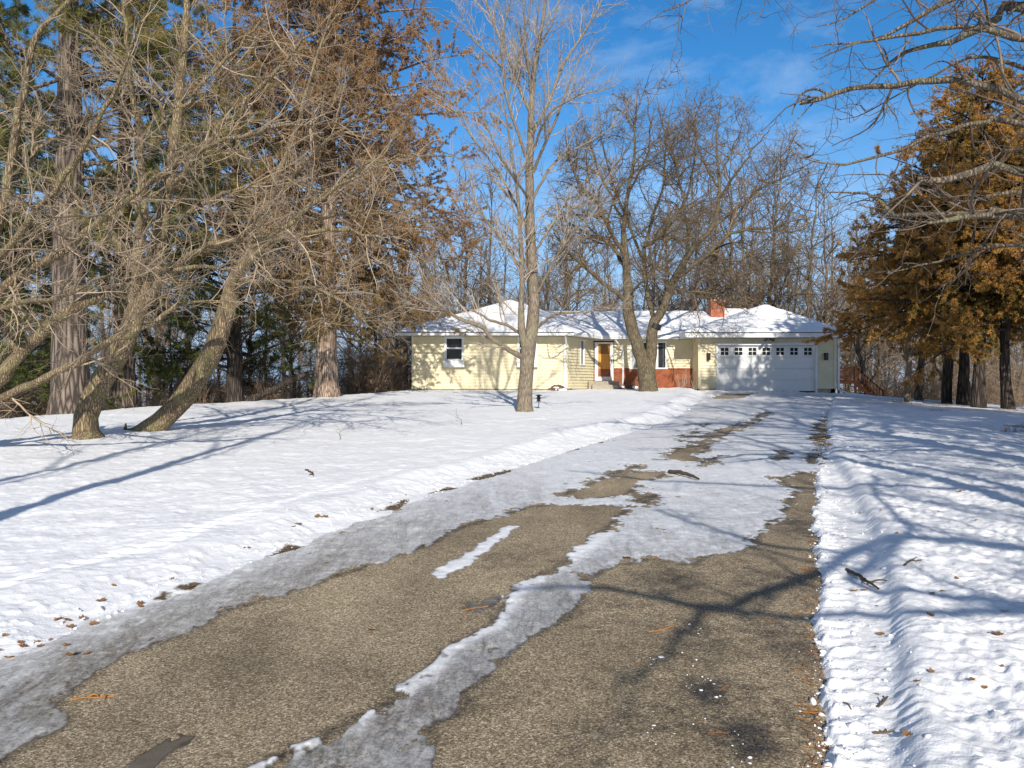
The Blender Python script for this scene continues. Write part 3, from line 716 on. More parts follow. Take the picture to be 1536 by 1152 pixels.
# ---- the wide locust right in front of the house
bL = np.array([*gpt(972, 591), 0.]); bL[1] = 37.6; bL[0] = (972 - 768) / F * bL[1]; bL[2] = gz(*bL[:2]) + .02; dL = bL[1]
tr, cr = Acc(), Acc()
A = [flare(*limb([(972, 593, dL, .43), (970, 560, dL, .40), (962, 535, dL, .33), (954, 512, dL, .29), (943, 471, dL, .27), (942, 440, dL, .235), (940, 409, dL, .19), (937, 365, dL, .15), (936, 334, dL, .12), (942, 287, dL, .09), (951, 240, dL, .06), (953, 180, dL, .04), (958, 132, dL, .015)], 34, .015), .2, .5),
     limb([(974, 560, dL, .27), (977, 525, dL - .1, .25), (981, 486, dL - .1, .24), (990, 470, dL - .1, .21), (998, 456, dL - .2, .19), (1007, 427, dL - .2, .175), (1020, 402, dL - .2, .15), (1039, 374, dL - .2, .13), (1067, 343, dL - .2, .11), (1076, 312, dL - .2, .09), (1079, 274, dL - .2, .07), (1075, 210, dL - .2, .04), (1082, 145, dL, .015)], 30, .015)]
N1 = [limb(p, 20, .03) for p in (
  [(943, 455, dL, .14), (926, 440, dL - .4, .13), (901, 421, dL - .8, .12), (873, 396, dL - 1.2, .10), (848, 374, dL - 1.6, .07), (826, 335, dL - 2., .02)],
  [(941, 415, dL, .12), (923, 374, dL + .6, .11), (901, 359, dL + 1.1, .10), (867, 343, dL + 1.8, .07), (828, 320, dL + 2.4, .02)],
  [(940, 392, dL, .12), (914, 343, dL - .9, .11), (898, 306, dL - 1.5, .10), (876, 284, dL - 2, .08), (858, 250, dL - 2.4, .05), (848, 200, dL - 2.7, .02)],
  [(982, 482, dL, .14), (973, 452, dL + .5, .135), (970, 427, dL + .8, .125), (964, 390, dL + 1.2, .11), (972, 350, dL + 1.6, .095), (985, 310, dL + 1.9, .08), (997, 270, dL + 2.2, .06), (1000, 200, dL + 2.5, .04), (1012, 138, dL + 2.7, .015)],
  [(966, 400, dL + 1.1, .09), (950, 350, dL + 1.8, .08), (925, 290, dL + 2.4, .065), (905, 220, dL + 2.9, .04), (898, 155, dL + 3.1, .015)],
  [(965, 370, dL + 1.3, .09), (995, 349, dL + .6, .08), (1023, 312, dL, .065), (1040, 250, dL - .6, .045), (1044, 190, dL - 1, .03), (1040, 140, dL - 1.2, .012)],
  [(1012, 420, dL - .2, .12), (1051, 390, dL - .9, .11), (1079, 365, dL - 1.4, .10), (1101, 349, dL - 1.8, .085), (1157, 340, dL - 2.5, .05), (1225, 322, dL - 3.2, .015)],
  [(1007, 428, dL - .2, .09), (1026, 437, dL + .6, .085), (1070, 440, dL + 1.5, .07), (1110, 428, dL + 2.2, .05), (1180, 425, dL + 3, .015)],
  [(1068, 342, dL - .2, .09), (1105, 312, dL + .5, .08), (1140, 283, dL + 1.2, .06), (1185, 262, dL + 1.9, .04), (1222, 250, dL + 2.4, .015)],
  [(1077, 300, dL - .2, .08), (1108, 255, dL - 1, .065), (1140, 212, dL - 1.6, .04), (1165, 178, dL - 2, .015)],
  [(1077, 280, dL - .2, .07), (1052, 235, dL + .8, .055), (1040, 185, dL + 1.4, .035), (1060, 140, dL + 1.8, .015)],
  [(1035, 380, dL - .2, .09), (1028, 320, dL - 1.2, .075), (1015, 255, dL - 2, .055), (995, 195, dL - 2.6, .035), (985, 145, dL - 3, .015)],
  [(936, 334, dL, .08), (905, 270, dL + .9, .065), (885, 215, dL + 1.6, .045), (872, 170, dL + 2.1, .015)],
  [(938, 300, dL, .07), (968, 240, dL - 1, .055), (975, 185, dL - 1.6, .035), (968, 135, dL - 2, .015)],
  [(942, 445, dL, .07), (960, 425, dL - 1, .06), (985, 400, dL - 1.9, .05), (1000, 350, dL - 2.6, .035), (1020, 300, dL - 3.2, .012)],
  [(1090, 357, dL - 1.6, .06), (1130, 385, dL - 2.2, .045), (1170, 395, dL - 2.7, .03), (1220, 390, dL - 3.2, .012)],
  [(900, 421, dL - .8, .06), (880, 440, dL - 1.5, .045), (850, 452, dL - 2.1, .03), (825, 440, dL - 2.5, .012)],
  [(1080, 265, dL, .05), (1105, 210, dL + 1, .04), (1118, 170, dL + 1.6, .012)])]
N1 = [(p, r * .85) for p, r in N1]
add_limbs(tr, A, 14, .035, (.45, .55)); add_limbs(tr, N1, 8, .03, (.4, .6))
cz = at(1025, 330, dL)
def inL(p):
    q = (p - np.array([cz[0], dL, cz[2]])) / np.array([7.7, 7.4, 6.7]); return (q ** 2).sum(1) < 1.0
P0, R0 = stack([rs(l, 13) for l in N1] + [rs((A[0][0][22:], A[0][1][22:]), 13), rs((A[1][0][20:], A[1][1][20:]), 13)])
P1, R1 = spawn(P0, R0, 3.0, .18, .93, (35, 80), (1.4, 3.9), 10, .16, up=.2, rr=.55, rmin=.016, lens='abs', fall=.3, clip=inL, curl=.06)
P2, R2 = spawn(P1, R1, 4.8, .15, 1., (35, 75), (.5, 1.6), 8, .22, up=.15, rr=.6, rmin=.011, lens='abs', fall=.3, clip=inL, curl=.06)
P3, R3 = spawn(P2, R2, 7.2, .1, 1., (35, 80), (.25, .8), 4, .22, up=.1, rr=.7, rmin=.0085, lens='abs', clip=inL, curl=.05)
for P, R, k in ((P1, R1, 5), (P2, R2, 3), (P3, R3, 3)): cr.add(*tubes(P, R, k, tint_of(len(P), .1, .9)))
tL = finish_tree('locust_tree', 'broad domed bare tree with forked trunk before the brick wall and window', 'tree', bL, tr, cr, M['bark_locust'], M['twig_locust'])
# black strap round its right fork
sp = limb([(981.5, 493, dL - .1, .262), (983.5, 486, dL - .1, .262)], 4)
acc = Acc(); acc.add(*tubes(sp[0][None], sp[1][None] * 1.12, 16, np.array([.5]))); link('strap', acc.mesh('strap', bL), M['black'], tL)

# ---- tree standing outside the right edge, its limbs hang into the picture
bR = np.array([7.9, 8.6, 0.]); bR[2] = gz(*bR[:2]); dR = bR[1]
tr, cr = Acc(), Acc()
def toward(z, pts): 
    q = catmull(np.array([[7.9, 8.6, z, pts[0][3] * 1.25]] + [list(at(a, b, c)) + [r] for a, b, c, r in pts]), 24)
    q[1:-1, :3] += rng.normal(0, .012, (22, 3)); return q[:, :3], np.maximum(q[:, 3], .004)
A = [flare(*wlimb([(7.9, 8.6, bR[2] - .05, .24), (7.95, 8.6, 1.4, .21), (7.85, 8.65, 3, .19), (7.9, 8.6, 5, .16), (8., 8.5, 7, .11), (7.9, 8.6, 9, .06), (7.8, 8.6, 10.5, .02)], 24, .02), .4, .5)]
R1_ = [toward(3.9, [(1536, 150, 8.9, .062), (1515, 142, 8.9, .06), (1488, 130, 8.95, .058), (1460, 126, 9, .056), (1410, 119, 9.1, .053), (1354, 126, 9.3, .048), (1285, 133, 9.5, .043), (1243, 142, 9.6, .040), (1199, 155, 9.7, .034)]),
       toward(3.6, [(1536, 189, 8.2, .045), (1479, 183, 8.1, .038), (1404, 200, 8.0, .03), (1368, 217, 8., .026), (1327, 233, 7.9, .022), (1257, 246, 7.9, .015), (1199, 236, 7.9, .006)]),
       toward(3.2, [(1536, 258, 7.4, .055), (1465, 258, 7.2, .052), (1402, 272, 7.1, .046), (1374, 269, 7.1, .036)]),
       toward(5.2, [(1536, 11, 9.4, .085), (1493, 30, 9.5, .07), (1440, 60, 9.6, .05), (1404, 67, 9.7, .042), (1354, 80, 9.8, .032), (1332, 97, 9.9, .022), (1300, 130, 10, .008)]),
       toward(3.0, [(1536, 324, 7.6, .05), (1480, 325, 7.4, .045), (1435, 327, 7.3, .038), (1390, 335, 7.2, .015)]),
       toward(3.3, [(1420, 322, 8.4, .035), (1347, 324, 8.6, .03), (1316, 299, 8.7, .026), (1294, 289, 8.8, .02), (1240, 288, 9, .008)]),
       toward(5.6, [(1536, -60, 8.8, .07), (1440, -10, 8.9, .05), (1380, 20, 9, .035), (1330, 55, 9.1, .025), (1210, 72, 9.3, .006)]),
       toward(5.0, [(1536, 60, 8, .05), (1450, 40, 7.9, .035), (1380, 50, 7.8, .028), (1300, 60, 7.8, .018), (1216, 94, 7.8, .005)]),
       toward(6.8, [(1536, -150, 8.2, .07), (1300, -110, 8.1, .04), (1120, -50, 8., .022), (1032, 2, 8, .009), (1010, 18, 8, .007), (988, 20, 8, .004)]),
       toward(2.9, [(1536, 370, 8.2, .03), (1450, 380, 8.1, .022), (1380, 400, 8.1, .012), (1330, 410, 8.1, .004)]),
       toward(5.9, [(1536, -20, 9.8, .06), (1420, -30, 10.2, .045), (1330, -10, 10.5, .03), (1260, 30, 10.7, .014), (1225, 40, 10.8, .005)]),
       toward(4.4, [(1536, 105, 10, .04), (1470, 85, 10.2, .03), (1400, 110, 10.4, .02), (1320, 160, 10.6, .012), (1260, 180, 10.7, .004)]),
       toward(3.3, [(1536, 290, 9.6, .04), (1450, 300, 9.8, .03), (1380, 280, 10, .02), (1300, 262, 10.2, .01), (1225, 268, 10.3, .004)]),
       wlimb([(7.9, 8.6, 6, .1), (8.6, 10, 7, .08), (9, 12, 8, .04), (9.5, 13.5, 8.4, .01)], 24, .03),
       wlimb([(7.9, 8.6, 5, .1), (8.8, 7.2, 6.2, .08), (9.8, 6.4, 7.4, .04), (10.5, 6, 8, .01)], 24, .03),
       wlimb([(7.9, 8.6, 4.2, .1), (9.2, 9.4, 5.2, .08), (10.8, 10, 6, .04), (12, 10.4, 6.2, .01)], 24, .03)]
br = [limb([(1243, 142, 9.6, .022), (1226, 133, 9.6, .02), (1206, 139, 9.6, .018), (1193, 155, 9.6, .015), (1188, 172, 9.6, .012)], 10, .004),
      limb([(1219, 155, 9.7, .012), (1203, 172, 9.7, .01), (1184, 193, 9.7, .005)], 10, .003)]
R1_ = [(p, np.maximum(r * .70, .003)) for p, r in R1_]; br = [(p, r * .7) for p, r in br]
add_limbs(tr, A, 14, .03); add_limbs(tr, R1_ + br, 9, .02, (.35, .6))
P0, R0 = stack([rs(l, 14) for l in R1_])
P1, R1 = spawn(P0, R0, 3.6, .22, 1., (35, 75), (.5, 1.6), 9, .15, up=.06, rr=.5, rmin=.0055, lens='abs', fall=.45, curl=.06)
P2, R2 = spawn(P1, R1, 6, .1, 1., (35, 75), (.2, .75), 7, .18, up=.08, rr=.6, rmin=.004, lens='abs', fall=.3, curl=.06)
P3, R3 = spawn(P2, R2, 7, .15, 1., (35, 80), (.07, .3), 4, .2, up=.05, rr=.7, rmin=.0028, lens='abs')
for P, R, k in ((P1, R1, 5), (P2, R2, 4), (P3, R3, 3)): cr.add(*tubes(P, R, k, tint_of(len(P), .0, .9)))
finish_tree('hanging_limb_tree', 'bare tree outside the right edge whose long limbs reach over the drive against the sky', 'tree', bR, tr, cr, M['bark_over'], M['twig_over'])

# ---- generic bare tree grown at the origin
def bare_tree(h, r, lean=.03, spread=.45, nl=16, first=.25, ang=(30, 60), d2=2.2, d3=3.0, rmin=.012, levels=3, kink=.12, up=.25):
    tr, cr = Acc(), Acc()
    m = 18; z = np.linspace(-.6, h, m)
    P = np.stack([np.cumsum(rng.normal(0, lean, m)), np.cumsum(rng.normal(0, lean, m)), z], 1); P[0, :2] = P[1, :2] = 0
    R = r * (1 - .93 * np.clip(z / h, 0, 1) ** 1.1); R[:2] *= 1.25
    tr.add(*tubes(P[None], R[None], 10, np.array([.5]), .03))
    t = np.sort(rng.uniform(first, .97, nl)); u = t * (m - 1); i = np.minimum(u.astype(int), m - 2)
    S = P[i] + (P[i + 1] - P[i]) * (u - i)[:, None]
    ph = np.arange(nl) * 2.4 + rng.uniform(0, .8, nl); an = np.radians(rng.uniform(*ang, nl))
    D = np.stack([np.sin(an) * np.cos(ph), np.sin(an) * np.sin(ph), np.cos(an)], 1)
    L = h * spread * (1.1 - .75 * (t - first) / (1 - first)) * rng.uniform(.75, 1.15, nl)
    P1, R1 = grow(S, D, L, np.minimum(r * .42 * (1 - t * .6), .02 * L + .02), 11, kink, up, .15, .04)
    tr.add(*tubes(P1, R1, 6, tint_of(nl, .3, .7)))
    P2, R2 = spawn(P1, R1, d2, .2, 1., (30, 65), (.18, .5), 8, kink, up=.15, rr=.6, rmin=rmin * 1.3, fall=.4, curl=.05)
    P3, R3 = spawn(P2, R2, d3, .15, 1., (30, 65), (.3, .7), 5, kink, up=.1, rr=.65, rmin=rmin, fall=.3, curl=.05)
    cr.add(*tubes(P2, R2, 4, tint_of(len(P2), .2, .9))); cr.add(*tubes(P3, R3, 3, tint_of(len(P3), .1, 1.)))
    if levels > 3:
        P4, R4 = spawn(P3, R3, d3 * 1.2, .2, 1., (30, 65), (.3, .7), 3, kink, up=.1, rr=.7, rmin=rmin * .75)
        cr.add(*tubes(P4, R4, 3, tint_of(len(P4), .1, 1.)))
    return tr.mesh('trunk'), cr.mesh('crown')

def plant(name, label, cat, meshes, x, y, s, rz, group, mats, names=('trunk', 'crown'), z=None, own=None):
    t = thing(name, label, cat, (x, y, gz(x, y) if z is None else z), rz, group); t.scale = (s, s, s)
    for me, nm, mt in zip(meshes, names, mats):
        o = bpy.data.objects.new(nm, me); COL.objects.link(o); o.parent = t
        if not me.materials: me.materials.append(mt)
    return t

woods = [bare_tree(17, .20, .05, .34, 26, .25, (25, 50), 2.6, 3.0, .014, 4), bare_tree(15, .17, .07, .42, 24, .2, (30, 60), 2.6, 3.0, .014, 4, kink=.16),
         bare_tree(19, .22, .04, .30, 28, .3, (20, 45), 2.6, 3.0, .015, 4), bare_tree(12, .13, .09, .45, 24, .12, (30, 65), 3.0, 3.2, .012, 4, kink=.18),
         bare_tree(9, .08, .07, .5, 20, .1, (25, 55), 3.2, 3.2, .011, 4, kink=.18)]
wl = ['tall slender bare tree with high narrow crown in the woods behind the lawn', 'spreading bare tree with crooked limbs in the woods behind the lawn', 'tallest kind of bare tree with upswept limbs in the woods behind the lawn',
      'low forking bare tree with wide crown in the woods behind the lawn', 'slim bushy young bare tree at the edge of the woods']
wm = (M['bark_wood'], M['twig_wood'])
placed = []
def wood(k, px, D, s):
    x = (px - 768) / F * D
    plant('woodland_tree', wl[k], 'tree', woods[k], x, D, s, rng.uniform(0, 6.28), 'bare woodland trees behind the house and lawn', wm)
# trees behind the house and between, then the belt left and right
for k, px, D, s in [(1, 1046, 56, .95), (0, 1180, 58, .86), (3, 1120, 55, 1.1), (1, 1215, 62, .85), (0, 1250, 60, .82), (2, 1290, 64, .72), (0, 1315, 54, .75), (4, 1300, 47, .9), (4, 1335, 50, .8),
                    (3, 860, 60, 1.05), (1, 820, 64, .85), (0, 760, 62, .78), (2, 720, 66, .72), (3, 690, 56, 1.0), (0, 650, 58, .75), (1, 905, 68, .85), (3, 960, 62, 1.05), (1, 1000, 66, .9), (2, 1090, 70, .72), (0, 1140, 72, .84),
                    (3, 600, 52, .95), (1, 560, 48, .8), (4, 540, 44, .9), (3, 440, 46, .9), (4, 405, 40, .9), (1, 380, 52, .9), (4, 335, 38, .9), (3, 290, 44, .9), (0, 240, 50, .8), (1, 150, 48, .9), (4, 250, 36, .8), (3, 60, 42, .9),
                    (4, 1262, 52, .8), (3, 1380, 55, .95), (1, 1440, 60, .8), (4, 1470, 48, .9), (0, 1500, 58, .8), (3, 1530, 50, .9), (4, 1400, 46, .85), (4, 1550, 44, .9), (0, 1600, 55, .8), (1, 1095, 54, 1.12), (3, 1150, 53, 1.4), (1, 1070, 60, 1.15), (3, 1205, 52, 1.3), (0, 1160, 62, 1.1), (1, 1240, 57, 1.08), (3, 1020, 54, 1.3), (0, 1110, 66, 1.15), (1, 700, 58, 1.05), (3, 640, 55, 1.25), (1, 850, 60, 1.0), (0, 740, 64, 1.05), (4, 1190, 51, 1.2), (3, 1275, 54, 1.1), (1, 1310, 60, .9)]:
    wood(k, px, D, s)
for i in range(130):
    D = rng.uniform(62, 125); px = rng.uniform(-150, 1690)
    wood(int(rng.integers(0, 4)), px, D, rng.uniform(.85, 1.15) if not 880 < px < 1300 else rng.uniform(.75, .95))

# ---- brush under the trees
def brush_mesh(n, h, w, rmin=.007):
    a = Acc(); S = np.stack([rng.uniform(-w, w, n), rng.uniform(-w, w, n), np.full(n, -.1)], 1)
    an = np.radians(rng.uniform(3, 38, n)); ph = rng.uniform(0, 6.28, n)
    D = np.stack([np.sin(an) * np.cos(ph), np.sin(an) * np.sin(ph), np.cos(an)], 1)
    P, R = grow(S, D, rng.uniform(.5, 1., n) * h, np.full(n, rmin * 2), 8, .13, -.15, .3, .05)
    P2, R2 = spawn(P, R, 4.2, .15, 1., (25, 70), (.2, .55), 5, .16, .05, .7, rmin, curl=.05)
    P3, R3 = spawn(P2, R2, 4.2, .1, 1., (25, 70), (.3, .7), 3, .16, .05, .7, rmin * .8)
    for p, r, k in ((P, R, 4), (P2, R2, 3), (P3, R3, 3)): a.add(*tubes(p, r, k, tint_of(len(p))))
    return a.mesh('stems')
bru = [brush_mesh(26, 2.6, .8), brush_mesh(30, 1.7, .9), brush_mesh(22, 3.4, .7)]
def brush(k, px, D, s, lab, z=None):
    x = (px - 768) / F * D
    return plant('brush_shrub', lab, 'shrub', [bru[k]], x, D, s, rng.uniform(0, 6.28), 'leafless brush along the edge of the woods', [M['brush']], ('stems',))
for i in range(120):
    if i < 70: px = rng.uniform(-40, 618); D = np.interp(px, [0, 300, 480, 618], [27, 32, 35, 41]) + rng.uniform(0, 14)
    else: px = rng.uniform(1285, 1580); D = rng.uniform(42, 62)
    brush(int(rng.integers(0, 3)), px, D, rng.uniform(.7, 1.2), 'tangled brown leafless brush at the edge of the woods')
for px, D in [(545, 38), (565, 39), (585, 40.5), (602, 42), (615, 43.5), (530, 40), (572, 43), (596, 45)]: brush(2, px, D, 1.05, 'tangled brown leafless brush at the edge of the woods')

# ---- conifers
def quads(C, A, B):
    """quads centred on C with half axes A (along) and B (across)"""
    n = len(C); V = np.stack([C - B * .4, C - B * .4 + A, C + A * 2, C + B + A], 1)
    V[:, 0] = C; V[:, 1] = C + A - B; V[:, 2] = C + 2 * A; V[:, 3] = C + A + B
    return V.reshape(-1, 3), np.arange(4 * n).reshape(n, 4)

def unit(n): return norm(rng.normal(0, 1, (n, 3)))

def conifer(h, r, z0, blen, nb, kind, droop=-.15, dens2=5., dens3=7., leaf=(.05, .11), wid=.022, per=6, ang=(60, 90), profile=None, tinted=(.0, 1.), inner=.45, low=None):
    tr, cr, fo = Acc(), Acc(), Acc()
    m = 20; z = np.linspace(-.4, h, m)
    P = np.stack([np.cumsum(rng.normal(0, .025, m)), np.cumsum(rng.normal(0, .025, m)), z], 1); P[:2, :2] = 0
    R = r * (1 - .95 * np.clip(z / h, 0, 1)); R = R * (1 + .45 * np.exp(-np.maximum(z, 0) / .35))
    tr.add(*tubes(P[None], R[None], 14, np.array([.5]), .04))
    t = np.sort(rng.uniform(z0 / h, .985, nb)); zz = t * h
    S = np.stack([np.interp(zz, z, P[:, 0]), np.interp(zz, z, P[:, 1]), zz], 1)
    ph = np.arange(nb) * 2.39996 + rng.uniform(-.5, .5, nb); an = np.radians(rng.uniform(*ang, nb)) * (1 - .35 * np.clip((t - .6) / .4, 0, 1))
    D = np.stack([np.sin(an) * np.cos(ph), np.sin(an) * np.sin(ph), np.cos(an)], 1)
    pr = np.interp(t, *(profile or ([0, .25, .6, 1], [.7, 1, .75, .1])))
    L = blen * pr * rng.uniform(.6, 1.12, nb)
    P1, R1 = grow(S, D, L, .012 + .011 * L, 10, .05, droop, .2, .03)
    tr.add(*tubes(P1, R1, 6, tint_of(nb, .3, .6)))
    P2, R2 = spawn(P1, R1, dens2, .12 if kind != 'pine' else .3, 1., (35, 70), (.18, .42), 6, .07, up=droop * .6, rr=.5, rmin=.006, fall=.45, lmax=1.3)
    P3, R3 = spawn(P2, R2, dens3 * .6, .15, 1., (30, 60), (.12, .35), 4, .08, up=droop * .5, rr=.6, rmin=.004, lens='abs')
    tr.add(*tubes(P2, R2, 4, tint_of(len(P2), .2, .5)))
    allP = [(P2, 6), (P3, 4)]
    for PP, mm in allP:
        n = len(PP)
        if n == 0: continue
        PL = np.linalg.norm(PP[:, -1] - PP[:, 0], axis=1)
        cnt = rng.poisson(PL * dens3 + 1.); par = np.repeat(np.arange(n), cnt)
        tt = rng.uniform(.12, 1, len(par)); u = tt * mm; i = np.minimum(u.astype(int), mm - 1)
        C = PP[par, i] + (PP[par, i + 1] - PP[par, i]) * (u - i)[:, None]
        T = norm(PP[par, i + 1] - PP[par, i])
        base_t = rng.normal(0, .16, n)[par]
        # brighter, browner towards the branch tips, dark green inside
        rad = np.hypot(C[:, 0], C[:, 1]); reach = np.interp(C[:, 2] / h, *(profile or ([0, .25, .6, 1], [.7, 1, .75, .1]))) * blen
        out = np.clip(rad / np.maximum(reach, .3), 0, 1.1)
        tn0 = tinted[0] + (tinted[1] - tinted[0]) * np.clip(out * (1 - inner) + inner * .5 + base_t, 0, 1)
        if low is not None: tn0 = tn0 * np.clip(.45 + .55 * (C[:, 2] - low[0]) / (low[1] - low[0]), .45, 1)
        C = np.repeat(C, per, 0); T = np.repeat(T, per, 0); tn = np.repeat(tn0, per) + rng.normal(0, .08, len(C))
        if kind == 'pine':
            d = norm(T * .75 + unit(len(C)) * .9); ln = rng.uniform(*leaf, len(C)); w = wid
        else:
            d = norm(T * .8 + unit(len(C)) * .75 + np.array([0, 0, -.12])); ln = rng.uniform(*leaf, len(C)); w = wid
        C = C + unit(len(C)) * .02
        Bx = norm(np.cross(d, unit(len(C)))) * (w * rng.uniform(.7, 1.3, len(C)))[:, None]
        V, Q = quads(C, d * (ln * .5)[:, None], Bx)
        fo.add(V, Q, np.repeat(np.clip(tn, 0, 1), 4))
    return tr.mesh('trunk'), fo.mesh('foliage', smooth=False)

def evergreen(name, label, meshes, px, D, mats, rz=0., s=1., group=None, x=None, z=None):
    x = (px - 768) / F * D if x is None else x
    return plant(name, label, 'tree', meshes, x, D, s, rz, group, mats, ('trunk', 'foliage'), z)

pine_prof = ([0, .2, .35, .6, 1], [.6, .8, 1, .8, .15])
pineA = conifer(22, .50, 4.6, 5.4, 115, 'pine', .22, 4.2, 11., (.10, .2), .0075, 11, (65, 100), pine_prof, (.0, .95), .5)
pineB = conifer(17, .30, 1.2, 4.4, 120, 'pine', .1, 4.2, 11., (.10, .19), .008, 11, (65, 100), ([0, .1, .4, 1], [.8, 1, .8, .1]), (.0, .6), .5)
pm = (M['bark_pine'], M['needle'])
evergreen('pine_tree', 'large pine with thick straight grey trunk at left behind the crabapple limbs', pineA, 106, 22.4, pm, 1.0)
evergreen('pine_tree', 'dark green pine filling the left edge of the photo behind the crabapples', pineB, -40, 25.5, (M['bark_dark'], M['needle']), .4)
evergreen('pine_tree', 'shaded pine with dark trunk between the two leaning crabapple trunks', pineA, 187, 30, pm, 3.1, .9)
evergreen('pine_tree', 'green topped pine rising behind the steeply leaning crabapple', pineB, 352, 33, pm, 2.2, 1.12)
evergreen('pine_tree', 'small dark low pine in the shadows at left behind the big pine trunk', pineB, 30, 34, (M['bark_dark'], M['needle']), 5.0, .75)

cedL = conifer(19.5, .46, 2.6, 6.3, 175, 'cedar', -.34, 5.0, 16., (.045, .11), .0085, 9, (55, 95), ([0, .13, .22, .4, .58, .8, 1], [.4, .55, .72, 1., .95, .68, .12]), (.25, 1.05), .55, (2.5, 8))
cxl = gpt(490, 600)
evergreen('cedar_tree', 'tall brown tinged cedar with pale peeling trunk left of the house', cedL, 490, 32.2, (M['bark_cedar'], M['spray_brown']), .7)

cedR = conifer(11.8, .19, 2.9, 4.6, 150, 'cedar', -.14, 5.4, 16., (.05, .125), .0105, 9, (60, 95), ([0, .15, .35, .6, .8, 1], [.6, .95, 1., .66, .4, .1]), (.05, 1.02), .5)
cedS = conifer(11, .19, 2.9, 4.3, 125, 'cedar', -.14, 5.4, 16., (.05, .12), .0105, 9, (60, 95), ([0, .1, .3, .6, .85, 1], [.55, .95, 1., .8, .45, .1]), (.1, .95), .5)
rm = (M['bark_dark'], M['spray_orange'])
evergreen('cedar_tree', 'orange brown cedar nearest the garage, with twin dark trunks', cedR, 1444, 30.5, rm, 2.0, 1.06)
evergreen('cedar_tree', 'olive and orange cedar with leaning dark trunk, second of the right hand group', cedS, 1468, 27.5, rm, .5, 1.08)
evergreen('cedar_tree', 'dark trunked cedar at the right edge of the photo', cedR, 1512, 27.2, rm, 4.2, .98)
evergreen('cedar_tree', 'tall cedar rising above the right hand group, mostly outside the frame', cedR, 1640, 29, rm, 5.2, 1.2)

# bare saplings and trunks by the right hand cedars
sap = bare_tree(5.2, .13, .03, .4, 16, .28, (30, 60), 3.2, 3.6, .009)
plant('sapling', 'slender bare sapling standing on the snow right of the deck', 'tree', sap, (1361 - 768) / F * 30, 30, 1., 1.2, None, (M['bark_maple'], M['twig_locust']))
slim = bare_tree(8, .16, .06, .36, 16, .35, (30, 60), 2.6, 3., .011)
for px, D, s, rz, lab in [(1380, 33.5, 1., .3, 'pale leaning bare trunk just right of the slender sapling'), (1303, 44, 1., 2., 'bare tree close behind the deck stairs'), (1455, 34, .8, 1., 'pale bare trunk between the dark cedar trunks')]:
    plant('bare_tree', lab, 'tree', slim, (px - 768) / F * D, D, s, rz, None, (M['bark_wood'], M['twig_wood']))
acc = Acc()
for dx in (.5,):
    acc.add(*tubes(*[a[None] for a in wlimb([(dx, .1, -.4, .22), (dx, .1, .2, .19), (dx - .05, .15, 1.5, .17), (dx - .2, .2, 3, .14), (dx - .3, .2, 5, .1), (dx - .3, .2, 7, .03)], 16, .02)], 12, np.array([.5]), .04))
for o in COL.objects:
    if o.get('label', '').startswith('orange brown cedar nearest'):
        link('trunk', acc.mesh('trunk'), M['bark_dark'], o)

# a dead tree fallen across the edge of the woods
a, c2 = Acc(), Acc()
p0 = at(372, 602, 33.); p1 = at(505, 540, 33.5)
fl = wlimb([(*p0, .17), (*(p0 * .6 + p1 * .4), .14), (*p1, .06)], 14, .03); add_limbs(a, [fl], 8, .05)
Pf, Rf = spawn(fl[0][None], fl[1][None], 4.5, .15, 1., (30, 80), (.6, 1.6), 7, .15, 0, .5, .012, lens='abs')
Pg, Rg = spawn(Pf, Rf, 4, .15, 1., (30, 80), (.2, .7), 5, .15, 0, .6, .009, lens='abs')
c2.add(*tubes(Pf, Rf, 4, tint_of(len(Pf)))); c2.add(*tubes(Pg, Rg, 3, tint_of(len(Pg))))
finish_tree('fallen_tree', 'dark fallen tree propped aslant at the wood edge, left of the pale cedar trunk', 'tree', p0, a, c2, M['bark_dark'], M['bark_dark'], crown_name='branches')

# ---- trees standing behind the photographer: they throw the long shadows
shade = bare_tree(11, .20, .06, .42, 18, .3, (35, 65), 2.0, 2.6, .010, kink=.16)
shade2 = bare_tree(12.5, .17, .05, .22, 7, .4, (20, 45), 1.2, 1.2, .008, kink=.1)
for x, y, s, rz, lab in [(9.5, 2.5, .95, 1.3, 'big spreading bare tree on the right hand lawn, outside the frame'), (10.6, 6.6, .95, 2.9, 'big crooked bare tree further up the right hand lawn, outside the frame'), (8.4, -4.5, .9, 4.4, 'big bare tree behind the photographer, nearest the drive')]:
    plant('lawn_tree', lab, 'tree', woods[1], x, y, s, rz, None, wm)
